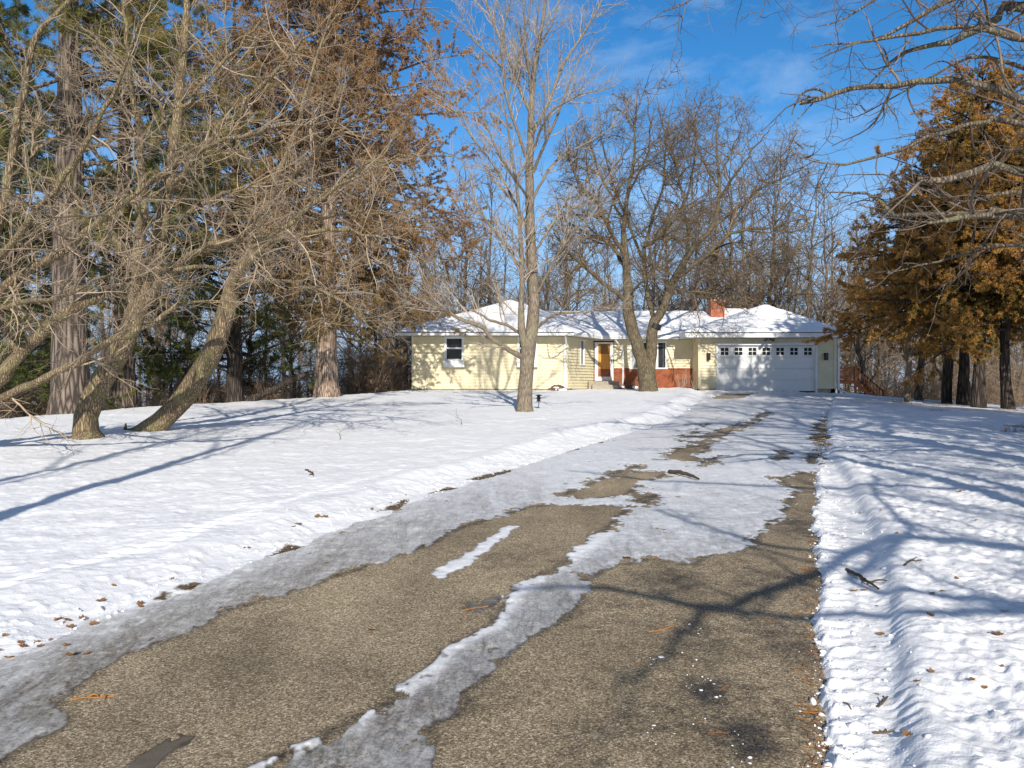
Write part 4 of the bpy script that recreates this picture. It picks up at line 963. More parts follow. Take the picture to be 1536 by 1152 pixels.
# a tree at the photographer's right shoulder, its low limbs cross over the drive
tr, cr = Acc(), Acc(); bW = np.array([6.9, -1.6, gz(6.9, -1.6)])
HT = 3.7
def over(pts, h=HT, r0=.07, r1=.03):
    n = len(pts); out = []
    for i, (gx, gy) in enumerate(pts):
        dy = (h - .03 * gy) / math.tan(SUN_EL); out.append((gx + SUN_K * dy, gy - dy, h, r0 + (r1 - r0) * i / (n - 1)))
    return out
W_ = [wlimb([(6.9, -1.6, -.3, .24), (6.9, -1.6, 1., .2), (6.8, -1.5, 2.6, .18), (6.6, -1.3, 5, .12), (6.5, -1.2, 7.5, .05)], 24, .02),
      wlimb([(6.8, -1.5, 2.6, .12)] + over([(3.6, 6.9), (2.26, 6.02), (1.7, 5.6), (1.25, 5.2), (.8, 5.62), (.45, 5.7), (.0, 5.6)], HT, .085, .03), 24, .02),
      wlimb(over([(1.25, 5.2), (.9, 4.5), (.5, 3.9)], HT, .05, .02), 14, .02), wlimb([(6.8, -1.5, 2.7, .1)] + over([(3.4, 4.9), (2.6, 5.0), (1.94, 5.07), (1.25, 5.15)], HT - .05, .08, .04), 20, .02),
      wlimb([(6.75, -1.45, 3., .1)] + over([(4.9, 5.), (3.0, 5.2), (2.4, 5.7), (3.0, 6.6), (3.5, 7.4), (3.9, 8.8), (4.6, 10.5)], 4.1, .085, .04), 24, .02),
      wlimb(over([(3.0, 6.6), (2.3, 6.9), (1.8, 7.8), (1.5, 8.6)], 4.1, .055, .025), 18, .02),
      wlimb([(6.7, -1.4, 3.6, .1)] + over([(6., 9.), (4.6, 9.6), (3.3, 10.2), (2.0, 10.6), (.8, 11.6)], 5., .09, .03), 22, .03)]
W_ = [W_[0]] + [(p, r * .62) for p, r in W_[1:]]
add_limbs(tr, W_, 9, .03)
Pw, Rw = stack([rs(l, 12) for l in W_[1:]]); Pw, Rw = spawn(Pw, Rw, 2.2, .3, 1., (35, 75), (.5, 1.5), 8, .15, .05, .5, .012, lens='abs', curl=.06)
Pv, Rv = spawn(Pw, Rw, 4, .1, 1., (35, 75), (.2, .6), 5, .18, .05, .6, .006, lens='abs')
cr.add(*tubes(Pw, Rw, 5, tint_of(len(Pw)))); cr.add(*tubes(Pv, Rv, 3, tint_of(len(Pv))))
finish_tree('hanging_limb_tree', 'bare tree at the right shoulder of the photographer, low limbs over the drive', 'tree', bW, tr, cr, M['bark_over'], M['twig_over'])
wide = bare_tree(9.5, .2, .08, .62, 16, .3, (55, 85), 1.6, 2.2, .009, kink=.2, up=.1)
for x, y, s, rz, me, lab in [(6.0, 1.6, .9, 4, shade2, 'thin bare tree on the right hand lawn, outside the frame'), (6.2, -7.5, 1.0, .4, wide, 'bare tree behind the photographer on the right of the drive'), (8.8, -5, 1.05, 2.2, shade, 'bare tree behind the photographer on the right hand lawn'),
                             (-5.2, 1.0, 1.0, 0, shade2, 'thin bare tree on the left lawn beside the photographer'), (-6.6, -1.5, 1., 0, shade2, 'thin bare tree on the left lawn behind the photographer'),
                             (13.5, 8.5, 1.1, 4., shade, 'bare tree on the right lawn outside the frame'), (13, 17, 1.0, 5.2, shade, 'bare tree further along the right lawn outside the frame')]:
    lt = plant('lawn_tree', lab, 'tree', me, x, y, s, rz, None, (M['bark_over'], M['twig_over']))
    if rz == 0: lt.rotation_euler = (0, math.radians(9), 0)
high = conifer(17.6, .25, 11.0, 2.7, 90, 'cedar', -.2, 5.2, 13., (.06, .14), .014, 7, (60, 95), ([0, .6, .75, 1], [.2, .9, 1, .2]))
evergreen('cedar_tree', 'tall high crowned cedar on the right hand lawn, outside the frame, shading the garage', high, 0, 14., (M['bark_cedar'], M['spray_brown']), 2.2, 1., None, 13.4)
evergreen('cedar_tree', 'cedar on the right hand lawn outside the frame, shading the snow before the garage', cedL, 0, 4., (M['bark_cedar'], M['spray_brown']), 4.0, .80, None, 13.8)
evergreen('cedar_tree', 'feathery cedar beside the right hand lawn outside the frame', cedL, 0, 3., (M['bark_cedar'], M['spray_brown']), .3, .6, None, 20.)

# ------------------------------------------------------------------ house
class MB:
    def __init__(s): s.v = []; s.f = []
    def quad(s, a, b, c, d):
        n = len(s.v); s.v += [tuple(a), tuple(b), tuple(c), tuple(d)]; s.f.append((n, n + 1, n + 2, n + 3))
    def poly(s, *p):
        n = len(s.v); s.v += [tuple(q) for q in p]; s.f.append(tuple(range(n, n + len(p))))
    def box(s, x0, x1, y0, y1, z0, z1):
        n = len(s.v)
        s.v += [(x, y, z) for z in (z0, z1) for x, y in ((x0, y0), (x1, y0), (x1, y1), (x0, y1))]
        s.f += [tuple(n + i for i in f) for f in ((3, 2, 1, 0), (4, 5, 6, 7), (0, 1, 5, 4), (1, 2, 6, 5), (2, 3, 7, 6), (3, 0, 4, 7))]
    def obox(s, p, u, w, d0, d1, z0, z1):
        """box along a wall: p start, u unit direction, w length, outward offsets d0..d1 (outward = u turned right)"""
        o = (u[1], -u[0]); n = len(s.v)
        c = [(p[0] + u[0] * a + o[0] * b, p[1] + u[1] * a + o[1] * b) for a, b in ((w[0], d1), (w[1], d1), (w[1], d0), (w[0], d0))]
        s.v += [(x, y, z) for z in (z0, z1) for x, y in c]
        s.f += [tuple(n + i for i in f) for f in ((3, 2, 1, 0), (4, 5, 6, 7), (0, 1, 5, 4), (1, 2, 6, 5), (2, 3, 7, 6), (3, 0, 4, 7))]
    def cyl(s, p0, p1, r, k=10, r1=None):
        P = np.array([p0, p1], float)[None]; R = np.array([[r, r1 or r]])
        V, Q, _ = tubes(P, R, k, np.zeros(1)); n = len(s.v); s.v += [tuple(v) for v in V]; s.f += [tuple(int(i) + n for i in q) for q in Q]
        s.f.append(tuple(n + i for i in range(k))[::-1]); s.f.append(tuple(n + k + i for i in range(k)))
    def build(s, name, mat, parent=None, off=(0, 0, 0), bevel=0.0):
        me = bpy.data.meshes.new(name); me.from_pydata([(a - off[0], b - off[1], c - off[2]) for a, b, c in s.v], [], s.f)
        bm = bmesh.new(); bm.from_mesh(me); bmesh.ops.recalc_face_normals(bm, faces=bm.faces)
        if bevel: bmesh.ops.bevel(bm, geom=[e for e in bm.edges if len(e.link_faces) == 2], offset=bevel, segments=1, affect='EDGES')
        bm.to_mesh(me); bm.free()
        return link(name, me, mat, parent)

HB = (0.0, 41.0, 1.2)
H = thing('house', 'cream yellow ranch house with snow covered hip roofs, attached garage and brick base', 'house', HB)
EZ = 3.98
def hb(m, name, mat, parent=None, bevel=0.0): return m.build(name, mat, parent or H, HB, bevel)

def lap_wall(m, p, q, z0, z1, holes=(), lap=.15, out=.045):
    """clapboards from p to q (plan), split round rectangular holes (a0, a1, z0, z1) measured along the wall"""
    p = np.array(p, float); q = np.array(q, float); W = np.linalg.norm(q - p); u = (q - p) / W; o = np.array([u[1], -u[0]])
    def pt(a, d, z): c = p + u * a + o * d; return (c[0], c[1], z)
    n = int(math.ceil((z1 - z0) / lap))
    for i in range(n):
        a0 = z0 + i * lap; a1 = min(a0 + lap, z1)
        zs = sorted({a0, a1} | {h for hh in holes for h in hh[2:4] if a0 < h < a1})
        for b0, b1 in zip(zs[:-1], zs[1:]):
            xs = [0, W]
            cuts = [(h[0], h[1]) for h in holes if h[2] <= b0 + 1e-6 and h[3] >= b1 - 1e-6]
            segs = []; cur = 0
            for c in sorted(cuts): segs.append((cur, c[0])); cur = c[1]
            segs.append((cur, W))
            d0 = out * (1 - (b0 - a0) / lap); d1 = out * (1 - (b1 - a0) / lap)
            for s0, s1 in segs:
                if s1 - s0 < .01: continue
                m.quad(pt(s0, d0, b0), pt(s1, d0, b0), pt(s1, d1, b1), pt(s0, d1, b1))
                if b0 == a0: m.quad(pt(s0, -.02, b0), pt(s1, -.02, b0), pt(s1, d0, b0), pt(s0, d0, b0))

WY = 40.07; MY = 43.1; GY = 41.7
WA = (-4.97, WY); WBp = (2.73, WY); WC = (4.36, MY); GA = (9.69, GY); GB = (16.80, GY)
ZB = 1.36   # bottom of the siding
def px2x(px, D): return (px - 768) / F * D
def px2z(py, D): return CAMZ + (576 - py) / F * D

# --- walls
m = MB()
w1 = (px2x(666.5, WY) - WA[0], px2x(696, WY) - WA[0], px2z(540, WY), px2z(504.5, WY))
w2 = (px2x(776, WY) - WA[0], px2x(805.5, WY) - WA[0], w1[2], w1[3])
lap_wall(m, WA, WBp, ZB, EZ, [w1, w2])
wu = np.array(WC) - np.array(WBp); WL = np.linalg.norm(wu); wu = wu / WL
w3 = (1.62, 2.16, 2.62, 3.90)
lap_wall(m, WBp, WC, ZB, EZ, [w3])
lap_wall(m, (-4.97, 50), WA, ZB, EZ)
hb(m, 'wall', M['siding'])
m = MB(); dr = (.0, px2x(921, MY) - WC[0], 1.3, 3.92); pw = (px2x(945, MY) - WC[0], px2x(1000, MY) - WC[0], px2z(552, MY), px2z(512, MY))
lap_wall(m, WC, (9.69, MY), 2.41, EZ, [dr, pw]); hb(m, 'wall', M['siding'])
m = MB(); gd = (px2x(1077, GY) - GA[0], px2x(1223, GY) - GA[0], 1.2, px2z(518.5, GY))
lap_wall(m, (9.69, MY), GA, ZB, EZ); lap_wall(m, GA, GB, ZB, EZ, [gd]); lap_wall(m, GB, (16.8, 49), ZB, EZ); hb(m, 'wall', M['siding'])
m = MB(); lap_wall(m, (16.8, 50), (-4.97, 50), ZB, EZ); hb(m, 'wall', M['siding'])
m = MB(); m.obox(WC, (1, 0), (.02, 9.69 - WC[0] - .02), -.05, .03, 1.0, 2.40); hb(m, 'brick_wall', M['brick'])
m = MB(); m.obox(WC, (1, 0), (px2x(921, MY) - WC[0], 9.69 - WC[0] - .03), -.02, .06, 2.40, 2.45); hb(m, 'brick_ledge', M['brick'])
m = MB()
for p, q in ((WA, WBp), (WBp, WC), ((-4.97, 50), WA), (GB, (16.8, 49))):
    p = np.array(p); q = np.array(q); L = np.linalg.norm(q - p); u = (q - p) / L; m.obox(p, u, (0.02, L - .02), -.25, -.025, .3, ZB + .02)
hb(m, 'foundation', M['foundation'])
g0 = np.array(GA); m = MB(); m.obox(g0, (1, 0), (.02, gd[0] - .05), -.25, -.02, .3, ZB + .02); hb(m, 'foundation', M['foundation']); m = MB(); m.obox(g0, (1, 0), (gd[1] + .05, 7.09), -.25, -.02, .3, ZB + .02)
hb(m, 'foundation', M['foundation'])
# corner boards
def cb(p, u, a0, a1, d=.052):
    m = MB(); m.obox(p, u, (a0, a1), -.03, d, ZB, EZ); hb(m, 'corner_board', M['siding'])
cb(WA, (1, 0), -.03, .07); cb(WBp, (1, 0), -.10, .0); cb(WBp, wu, 0, .10, .050); cb(GA, (1, 0), -.03, .10); cb(GB, (1, 0), -.10, .03)
# dark core so nothing shows through
m = MB(); m.box(-4.9, 2.6, 40.3, 49.9, .4, 3.97); m.box(2.65, 9.75, 43.35, 49.9, .4, 3.96); m.box(9.8, 16.7, 42.05, 49.9, .4, 3.975); hb(m, 'interior_wall', M['black'])

# --- windows
def sash_window(p, u, h, box=True, planter=False, frame=.075, double=True):
    a0, a1, z0, z1 = h
    m = MB()
    m.obox(p, u, (a0, a0 + frame), -.05, .065, z0, z1); m.obox(p, u, (a1 - frame, a1), -.05, .065, z0, z1)
    m.obox(p, u, (a0 + frame, a1 - frame), -.05, .063, z1 - frame, z1); m.obox(p, u, (a0 - .03, a1 + .03), -.05, .09, z0 - .05, z0 + .01)
    w = hb(m, 'window', M['white'])
    zm = (z0 + z1) / 2; i0, i1 = a0 + frame, a1 - frame
    if double:
        m = MB(); b = .04
        for c0, c1, d in ((zm, z1 - frame, .0), (z0 + .01, zm, .015)):
            m.obox(p, u, (i0, i0 + b), -.05, d, c0, c1); m.obox(p, u, (i1 - b, i1), -.05, d, c0, c1)
            m.obox(p, u, (i0 + b, i1 - b), -.05, d - .002, c1 - b, c1); m.obox(p, u, (i0 + b, i1 - b), -.05, d - .002, c0, c0 + b)
        o = m.build('sash', M['white'], w, HB)
    m = MB(); m.obox(p, u, (i0, i1), -.06, -.03, z0, z1 - .02); m.build('pane', M['glass'], w, HB)
    if planter:
        m = MB(); c = (a0 + a1) / 2; hw = (a1 - a0) / 2 + .03
        m.obox(p, u, (c - hw, c + hw), .03, .27, z0 - .36, z0 - .09); m.obox(p, u, (c - hw - .03, c + hw + .03), .03, .30, z0 - .12, z0 - .075)
        hb(m, 'flower_box', M['white'])
        m = MB(); m.obox(p, u, (c - hw, c + hw), .05, .26, z0 - .074, z0 - .03); hb(m, 'snow_cap', M['roof_snow'], bevel=.015)
    return w
sash_window(WA, (1, 0), w1, planter=True); sash_window(WA, (1, 0), w2, planter=True); sash_window(WBp, wu, w3, frame=.06, double=False)
# big three part window
a0, a1, z0, z1 = pw
m = MB(); fr = .08
xs = [a0, a0 + .62, a0 + 1.32, a1]
for x in (a0, a1 - fr): m.obox(WC, (1, 0), (x, x + fr), -.05, .05, z0, z1)
m.obox(WC, (1, 0), (a0 + fr, a1 - fr), -.05, .047, z1 - fr, z1); m.obox(WC, (1, 0), (a0 - .04, a1 + .04), -.05, .09, z0 - .06, z0 + .02)
for x, w_ in ((xs[1], .05), (xs[2], .19)): m.obox(WC, (1, 0), (x, x + w_), -.05, .035, z0 + .02, z1 - fr)
w = hb(m, 'window', M['white'])
m = MB(); m.obox(WC, (1, 0), (a0 + fr, a1 - fr), -.08, -.03, z0 + .02, z1 - fr); m.build('pane', M['glass'], w, HB)
m = MB(); m.obox(WC, (1, 0), (a0 + fr, a0 + .34), -.028, -.012, z0 + .02, z1 - fr); m.build('curtain', M['curtain'], w, HB)
m = MB(); m.obox(WC, (1, 0), (a1 - .19, a1 - fr - .10), -.028, -.012, z0 + .02, z1 - fr - .02); m.build('curtain', M['curtain'], w, HB)

# --- front door and stoop
x0, x1 = px2x(892, MY) - WC[0], px2x(920, MY) - WC[0]; zt, zb = 3.84, px2z(571, MY)
d0, d1 = px2x(897, MY) - WC[0], px2x(915.4, MY) - WC[0]; dz0, dz1 = px2z(565, MY), px2z(515.5, MY)
m = MB(); m.obox(WC, (1, 0), (x0, d0), -.05, .05, zb, zt); m.obox(WC, (1, 0), (d1, x1), -.05, .05, zb, zt); m.obox(WC, (1, 0), (d0, d1), -.05, .048, dz1, zt); m.obox(WC, (1, 0), (d0, d1), -.05, .047, zb, dz0)
D_ = hb(m, 'front_door', M['white'])
m = MB(); m.obox(WC, (1, 0), (d0, d1), -.05, .0, dz0, dz1)
for k in range(3):
    c = d0 + (d1 - d0) * (k + .5) / 3; m.obox(WC, (1, 0), (c - .085, c + .085), 0, .012, dz0 + .06, dz1 - .62)
m.build('door_leaf', M['oak'], D_, HB)
m = MB(); m.obox(WC, (1, 0), (d0 + .02, d1 - .02), .002, .006, dz1 - .55, dz1 - .02); m.build('door_glass', plain('door_glass', (.26, .14, .05), .1, .4, 5), D_, HB)
m = MB(); m.obox(WC, (1, 0), (d1 + .04, d1 + .07), .05, .10, 2.75, 2.90); m.build('handle', M['black'], D_, HB)
m = MB(); m.obox(WC, (1, 0), (-.35, 1.25), .02, 1.1, .9, zb - .03); m.obox(WC, (1, 0), (-.2, 1.15), 1.1, 1.5, .9, zb - .22); hb(m, 'stoop', M['concrete'])
# diagonal trim board and posts of the porch bracket and downspout
m = MB()
px = lambda a, z, d: (WC[0] + a, MY - d, z)
m.cyl(px(1.12, 3.92, .62), px(1.58, 3.42, .16), .045, 4); m.cyl(px(1.58, 3.42, .12), px(1.58, 1.5, .10), .05, 4); m.cyl(px(1.02, 3.12, .12), px(1.56, 3.38, .12), .03, 4)
hb(m, 'downspout', M['white'])

# --- garage door
x0, x1, z0, z1 = GA[0] + gd[0], GA[0] + gd[1], 1.23, gd[3]
m = MB(); y = GY - .0
m.box(x0 - .09, x0, y - .065, y + .2, 1.1, z1 + .02); m.box(x1, x1 + .09, y - .065, y + .2, 1.1, z1 + .02); m.box(x0 - .12, x1 + .12, y - .085, y + .2, z1 + .02, z1 + .16)
G = hb(m, 'garage_door', M['white'])
m = MB(); nsec = 4; hs = (z1 - z0) / nsec
for i in range(nsec):
    a, b = z0 + i * hs + .006, z0 + (i + 1) * hs - .006
    if i < nsec - 1: m.box(x0, x1, y + .06, y + .12, a, b)
    else:
        m.box(x0, x1, y + .06, y + .12, a, a + .10); m.box(x0, x1, y + .06, y + .12, b - .10, b)
        n = 7; wd = .40; step = (x1 - x0) / n; pz0, pz1 = a + .10, b - .10
        ed = x0
        for j in range(n):
            c = x0 + (j + .5) * step; m.box(ed, c - wd / 2, y + .06, y + .12, pz0, pz1); ed = c + wd / 2
        m.box(ed, x1, y + .06, y + .12, pz0, pz1)
m.box(x0, x1, y + .13, y + .15, z0, z1)
m.build('door_panel', M['whitedoor'], G, HB)
for j in range(7):
    c = x0 + (j + .5) * step
    m = MB(); m.box(c - wd / 2 + .004, c + wd / 2 - .004, y + .085, y + .10, pz0 + .003, pz1 - .003); m.build('pane', M['glass'], G, HB)
    m = MB()
    for k in (0,):
        t_ = .018
        m.box(c + k * wd * .5 - t_, c + k * wd * .5 + t_, y + .066, y + .084, pz0, pz1)
    m.box(c - wd / 2, c + wd / 2, y + .068, y + .083, (pz0 + pz1) / 2 - .016, (pz0 + pz1) / 2 + .016)
    m.build('muntin', M['white'], G, HB)
m = MB(); m.box(x0, x1, y + .055, y + .12, z0 - .03, z0 + .006); m.build('seal', M['black'], G, HB)
for pxx in (1062, 1237.7):
    cx_ = px2x(pxx, GY); cz_ = px2z(534.6, GY)
    m = MB(); m.box(cx_ - .05, cx_ + .05, GY - .05, GY, cz_ - .17, cz_ + .17); m.box(cx_ - .09, cx_ + .09, GY - .22, GY - .05, cz_ + .12, cz_ + .17); m.box(cx_ - .08, cx_ + .08, GY - .21, GY - .06, cz_ - .19, cz_ - .15)
    for sx in (-1, 1):
        for yy in (GY - .20, GY - .07): m.box(cx_ + sx * .07 - .012, cx_ + sx * .07 + .012, yy - .012, yy + .012, cz_ - .15, cz_ + .12)
    W_ = hb(m, 'wall_lamp', M['black'])
    m = MB(); m.box(cx_ - .055, cx_ + .055, GY - .19, GY - .08, cz_ - .15, cz_ + .12); m.build('lamp_glass', M['glass'], W_, HB)
m = MB(); cx_ = px2x(1152, 41.2); m.box(cx_ - .08, cx_ + .08, 41.1, 41.3, 3.90, 3.978)
for s in (-1, 1): m.cyl((cx_ + s * .05, 41.15, 3.9), (cx_ + s * .22, 40.95, 3.84), .05, 8, .085)
hb(m, 'floodlight', M['black'])

# --- roofs
def hip(x0, x1, y0, y1, ax, ay, az, name, fas=.15, cut=None, gut=True):
    """slopes rising from the eaves to an apex line; returns a height function"""
    zt = EZ + fas
    def z(x, y):
        e = np.minimum.reduce([(x - x0) / (ax[0] - x0), (x1 - x) / (x1 - ax[1]), (y - y0) / (ay - y0), (y1 - y) / (y1 - ay)])
        if cut is not None:
            (cx, cy), n_ = cut; e = np.minimum(e, ((cx - x) * n_[0] + (cy - y) * n_[1]) / 5.6)
        return zt + np.clip(e, 0, 1) * (az - zt)
    return z
snowm = MB()
def roof_part(rect, zf, fas, cutline=None, step=.16, thick=.10, seed=1):
    x0, x1, y0, y1 = rect
    nx = int((x1 - x0) / step); ny = int((y1 - y0) / step)
    gx = np.linspace(x0, x1, nx + 1); gy = np.linspace(y0, y1, ny + 1)
    X, Y = np.meshgrid(gx, gy)
    keep = np.ones(X.shape, bool)
    if cutline is not None:
        (cx, cy), n_ = cutline
        d = (X - cx) * n_[0] + (Y - cy) * n_[1]
        sel = d > 0
        near = sel & (d < step * 1.5)
        X = np.where(sel, X - d * n_[0], X); Y = np.where(sel, Y - d * n_[1], Y)
        keep = ~(sel & ~near)
    edge = np.minimum.reduce([X - x0, x1 - X, Y - y0, y1 - Y])
    if cutline is not None: edge = np.minimum(edge, -((X - cx) * n_[0] + (Y - cy) * n_[1]))
    th = thick * (.55 + .45 * np.clip(edge / .25, 0, 1)) + .022 * fbm(X * .9, Y * .9, 200 + seed, 3) + .012 * fbm(X * 3, Y * 3, 210 + seed, 2)
    Z = zf(X, Y) + np.maximum(th, .03)
    idx = np.arange(X.size).reshape(X.shape)
    Q = np.stack([idx[:-1, :-1], idx[:-1, 1:], idx[1:, 1:], idx[1:, :-1]], -1).reshape(-1, 4)
    Q = Q[keep.ravel()[Q].all(1)]
    n0 = len(snowm.v); snowm.v += [tuple(v) for v in np.stack([X.ravel(), Y.ravel(), Z.ravel()], 1)]
    fs = [tuple(int(i) + n0 for i in q) for q in Q]; snowm.f += fs
    # skirt
    cnt = {}
    for q in fs:
        for a, b in zip(q, q[1:] + q[:1]): cnt[(a, b)] = 1
    for (a, b) in list(cnt):
        if (b, a) not in cnt:
            va, vb = snowm.v[a], snowm.v[b]; n = len(snowm.v)
            snowm.v += [(va[0], va[1], EZ + fas + .003), (vb[0], vb[1], EZ + fas + .003)]; snowm.f.append((a, b, n + 1, n)[::-1])

cp = (3.02, 39.3); cdir = wu; cn = (wu[1], -wu[0])
WR = (-5.74, 5.9, 39.3, 50.9); WF = .13
zW = hip(*WR, (.06, .10), 45.1, 6.28, 'w', WF, ((3.02, 39.3), cn))
MR = (-3.0, 15.5, 42.5, 51.4); zM = hip(*MR, (2., 13.5), 47.1, 5.80, 'm', .11)
GR = (8.85, 17.2, 41.0, 50.6); zG = hip(*GR, (14.2, 14.4), 45.2, 5.98, 'g', .23)
roof_part(WR, zW, WF, (cp, cn), seed=1); roof_part(MR, zM, .11, seed=4); roof_part(GR, zG, .23, seed=7)
o = hb(snowm, 'roof_snow', M['roof_snow'])
for p in o.data.polygons: p.use_smooth = True
# roof deck, soffit and fascia
m = MB()
for (x0, x1, y0, y1), f, e in ((MR, .11, 0.), (GR, .23, .004)):
    m.box(x0 + .05, x1 - .05, y0 + .05, y1 - .05, EZ + .012 + e, EZ + f - .008)
A_, B2, C_, D2, E_ = (WR[0] + .05, WR[2] + .05), (cp[0] - .03, WR[2] + .05), (4.72, 42.55), (4.72, 50.85), (WR[0] + .05, 50.85)
for z in (EZ + .02, EZ + WF - .012): m.poly(*[(x, y, z) for x, y in (A_, B2, C_, D2, E_)])
R_ = hb(m, 'roof', M['soffit'])
m = MB(); t = .045
def fas(p, q, z0, z1):
    p = np.array(p, float); q = np.array(q, float); L = np.linalg.norm(q - p); m.obox(p, (q - p) / L, (0, L), -t, 0.0, z0, z1)
fas((WR[0], WR[2]), cp, EZ, EZ + WF); fas(cp, (4.74, 42.5), EZ + .002, EZ + WF - .002); fas((WR[0], 50.9), (WR[0], WR[2] + .05), EZ, EZ + WF)
fas((4.74, 42.5), (8.8, 42.5), EZ - .003, EZ + .108); fas((GR[0], GR[2]), (GR[1], GR[2]), EZ, EZ + .23); fas((GR[1], GR[2] + .05), (GR[1], GR[3]), EZ, EZ + .23); fas((GR[0], 42.6), (GR[0], GR[2] + .05), EZ, EZ + .23)
m.build('fascia', M['white'], R_, HB)
m = MB(); t = -.0
for p, q, z in ((( GR[0] - .02, GR[2]), (GR[1] + .02, GR[2]), EZ + .232), (((WR[0] - .02), WR[2]), cp, EZ + WF + .001)):
    p = np.array(p); q = np.array(q); L = np.linalg.norm(q - p); m.obox(p, (q - p) / L, (0, L), -.1, .035, z, z + .035)
m.build('drip_edge', M['shingle'], R_, HB)
# gutters down the corners
m = MB(); m.cyl((2.62, 39.42, 3.96), (2.70, 39.95, 3.58), .055, 8); m.box(2.58, 2.70, WY - .13, WY - .035, 1.35, 3.60)
hb(m, 'downspout', M['white'], bevel=.01)
m = MB(); gx_ = 16.93; m.box(gx_ - .05, gx_ + .06, GY - .08, GY + .04, 1.30, 3.97); m.cyl((gx_, GY - .04, 1.32), (gx_ + .35, GY - .5, 1.10), .06, 8); m.cyl((gx_ + .35, GY - .5, 1.10), (gx_ + 1.3, GY - .9, .98), .06, 8)
hb(m, 'downspout', M['white'], bevel=.008)
# chimney
cx0, cx1 = px2x(1064.5, 46), px2x(1085, 46); cz1 = px2z(453, 46)
m = MB(); m.box(cx0, cx1, 45.7, 46.5, 4.6, cz1); CH = hb(m, 'chimney', M['brick_chimney'])
m = MB(); m.box(cx0 - .04, cx1 + .04, 45.66, 46.54, cz1, cz1 + .06); m.build('chimney_cap', M['brick_chimney'], CH, HB)
m = MB(); m.cyl(((cx0 + cx1) / 2 + .05, 46.1, cz1 + .06), ((cx0 + cx1) / 2 + .05, 46.1, cz1 + .26), .15, 12); m.build('flue', M['steel'], CH, HB)
m = MB(); m.box(cx0 + .02, cx1 - .45, 45.72, 46.4, cz1 + .061, cz1 + .10); m.build('snow_cap', M['roof_snow'], CH, HB)
m = MB(); m.box(cx1 + .25, cx1 + 1.6, 46.95, 47.25, 5.7, 6.02); hb(m, 'ridge_vent', M['soffit'])

# ------------------------------------------------------------------ deck beside the garage
dx0, dy0 = 17.35, 43.6; dz = gz(18, 44) ; fl = px2z(579, 44.)
DK = thing('wooden_deck', 'red brown wooden deck with slatted railing and stairs right of the garage', 'deck', (17.4, 44, dz))
def db(m, name, mat): return m.build(name, mat, DK, (17.4, 44, dz))
X0, X1 = 17.0, px2x(1284, 43.6); FZ = 1.85; RZ = px2z(551.5, 43.6)
m = MB()
for k in range(8): m.box(X0, X1, 43.6 + k * .29, 43.6 + k * .29 + .27, FZ - .04, FZ)
db(m, 'deck_floor', M['redwood'])
for x, y in ((X0 + .1, 43.55), (X1 - .05, 43.55), (X1 - .05, 45.8), (X0 + .1, 45.8)):
    m = MB(); m.box(x - .05, x + .05, y - .05, y + .05, -.2, RZ + .03); db(m, 'post', M['redwood'])
m = MB(); m.box(X0, X1 + .05, 43.47, 43.63, RZ + .03, RZ + .07); m.box(X0, X1, 43.52, 43.56, FZ + .06, FZ + .14); m.box(X0, X1, 43.52, 43.56, RZ - .09, RZ)
m.box(X0, X1, 43.49, 43.53, FZ - .24, FZ - .045)
n = int((X1 - X0) / .105)
for k in range(n): m.box(X0 + .02 + k * .105, X0 + .095 + k * .105, 43.565, 43.585, FZ + .02, RZ + .02)
db(m, 'railing', M['redwood'])
m = MB(); ns = 7; sx1 = px2x(1300, 43.8)
for k in range(ns):
    x = X1 + (k + .1) * .22; z = FZ - (k + 1) * .19; m.box(x, x + .26, 43.7, 44.8, z - .04, z)
m.poly((X1, 43.66, FZ - .02), (X1 + ns * .22, 43.66, FZ - ns * .19 - .02), (X1 + ns * .22, 43.66, FZ - ns * .19 - .26), (X1, 43.66, FZ - .3))
db(m, 'stairs', M['redwood'])
m = MB()
def slope(x): return -(x - X1) * .19 / .22
a, b = X1 + .02, X1 + ns * .22
for zo, y in ((RZ - FZ + .02, 43.6), (.1, 43.6)):
    m.poly((a, y, FZ + zo), (b, y, FZ + zo + slope(b)), (b, y, FZ + zo + slope(b) - .09), (a, y, FZ + zo - .09)); m.poly((a, y - .05, FZ + zo), (b, y - .05, FZ + zo + slope(b)), (b, y, FZ + zo + slope(b)), (a, y, FZ + zo))
for k in range(9):
    x = X1 + .1 + k * .165; m.box(x, x + .06, 43.6, 43.63, FZ + slope(x) + .0, FZ + slope(x) + RZ - FZ)
m.box(b - .05, b + .05, 43.53, 43.63, -.3, FZ + slope(b) + RZ - FZ + .1)
db(m, 'stair_railing', M['redwood'])

# ------------------------------------------------------------------ small things
def surf(x, y):
    """top of the snow or asphalt at one point"""
    X = np.array([[x]]); Y = np.array([[y]])
    b, h, *_ = snow_surface(X, Y); return float(b[0, 0] + max(h[0, 0], 0.0))

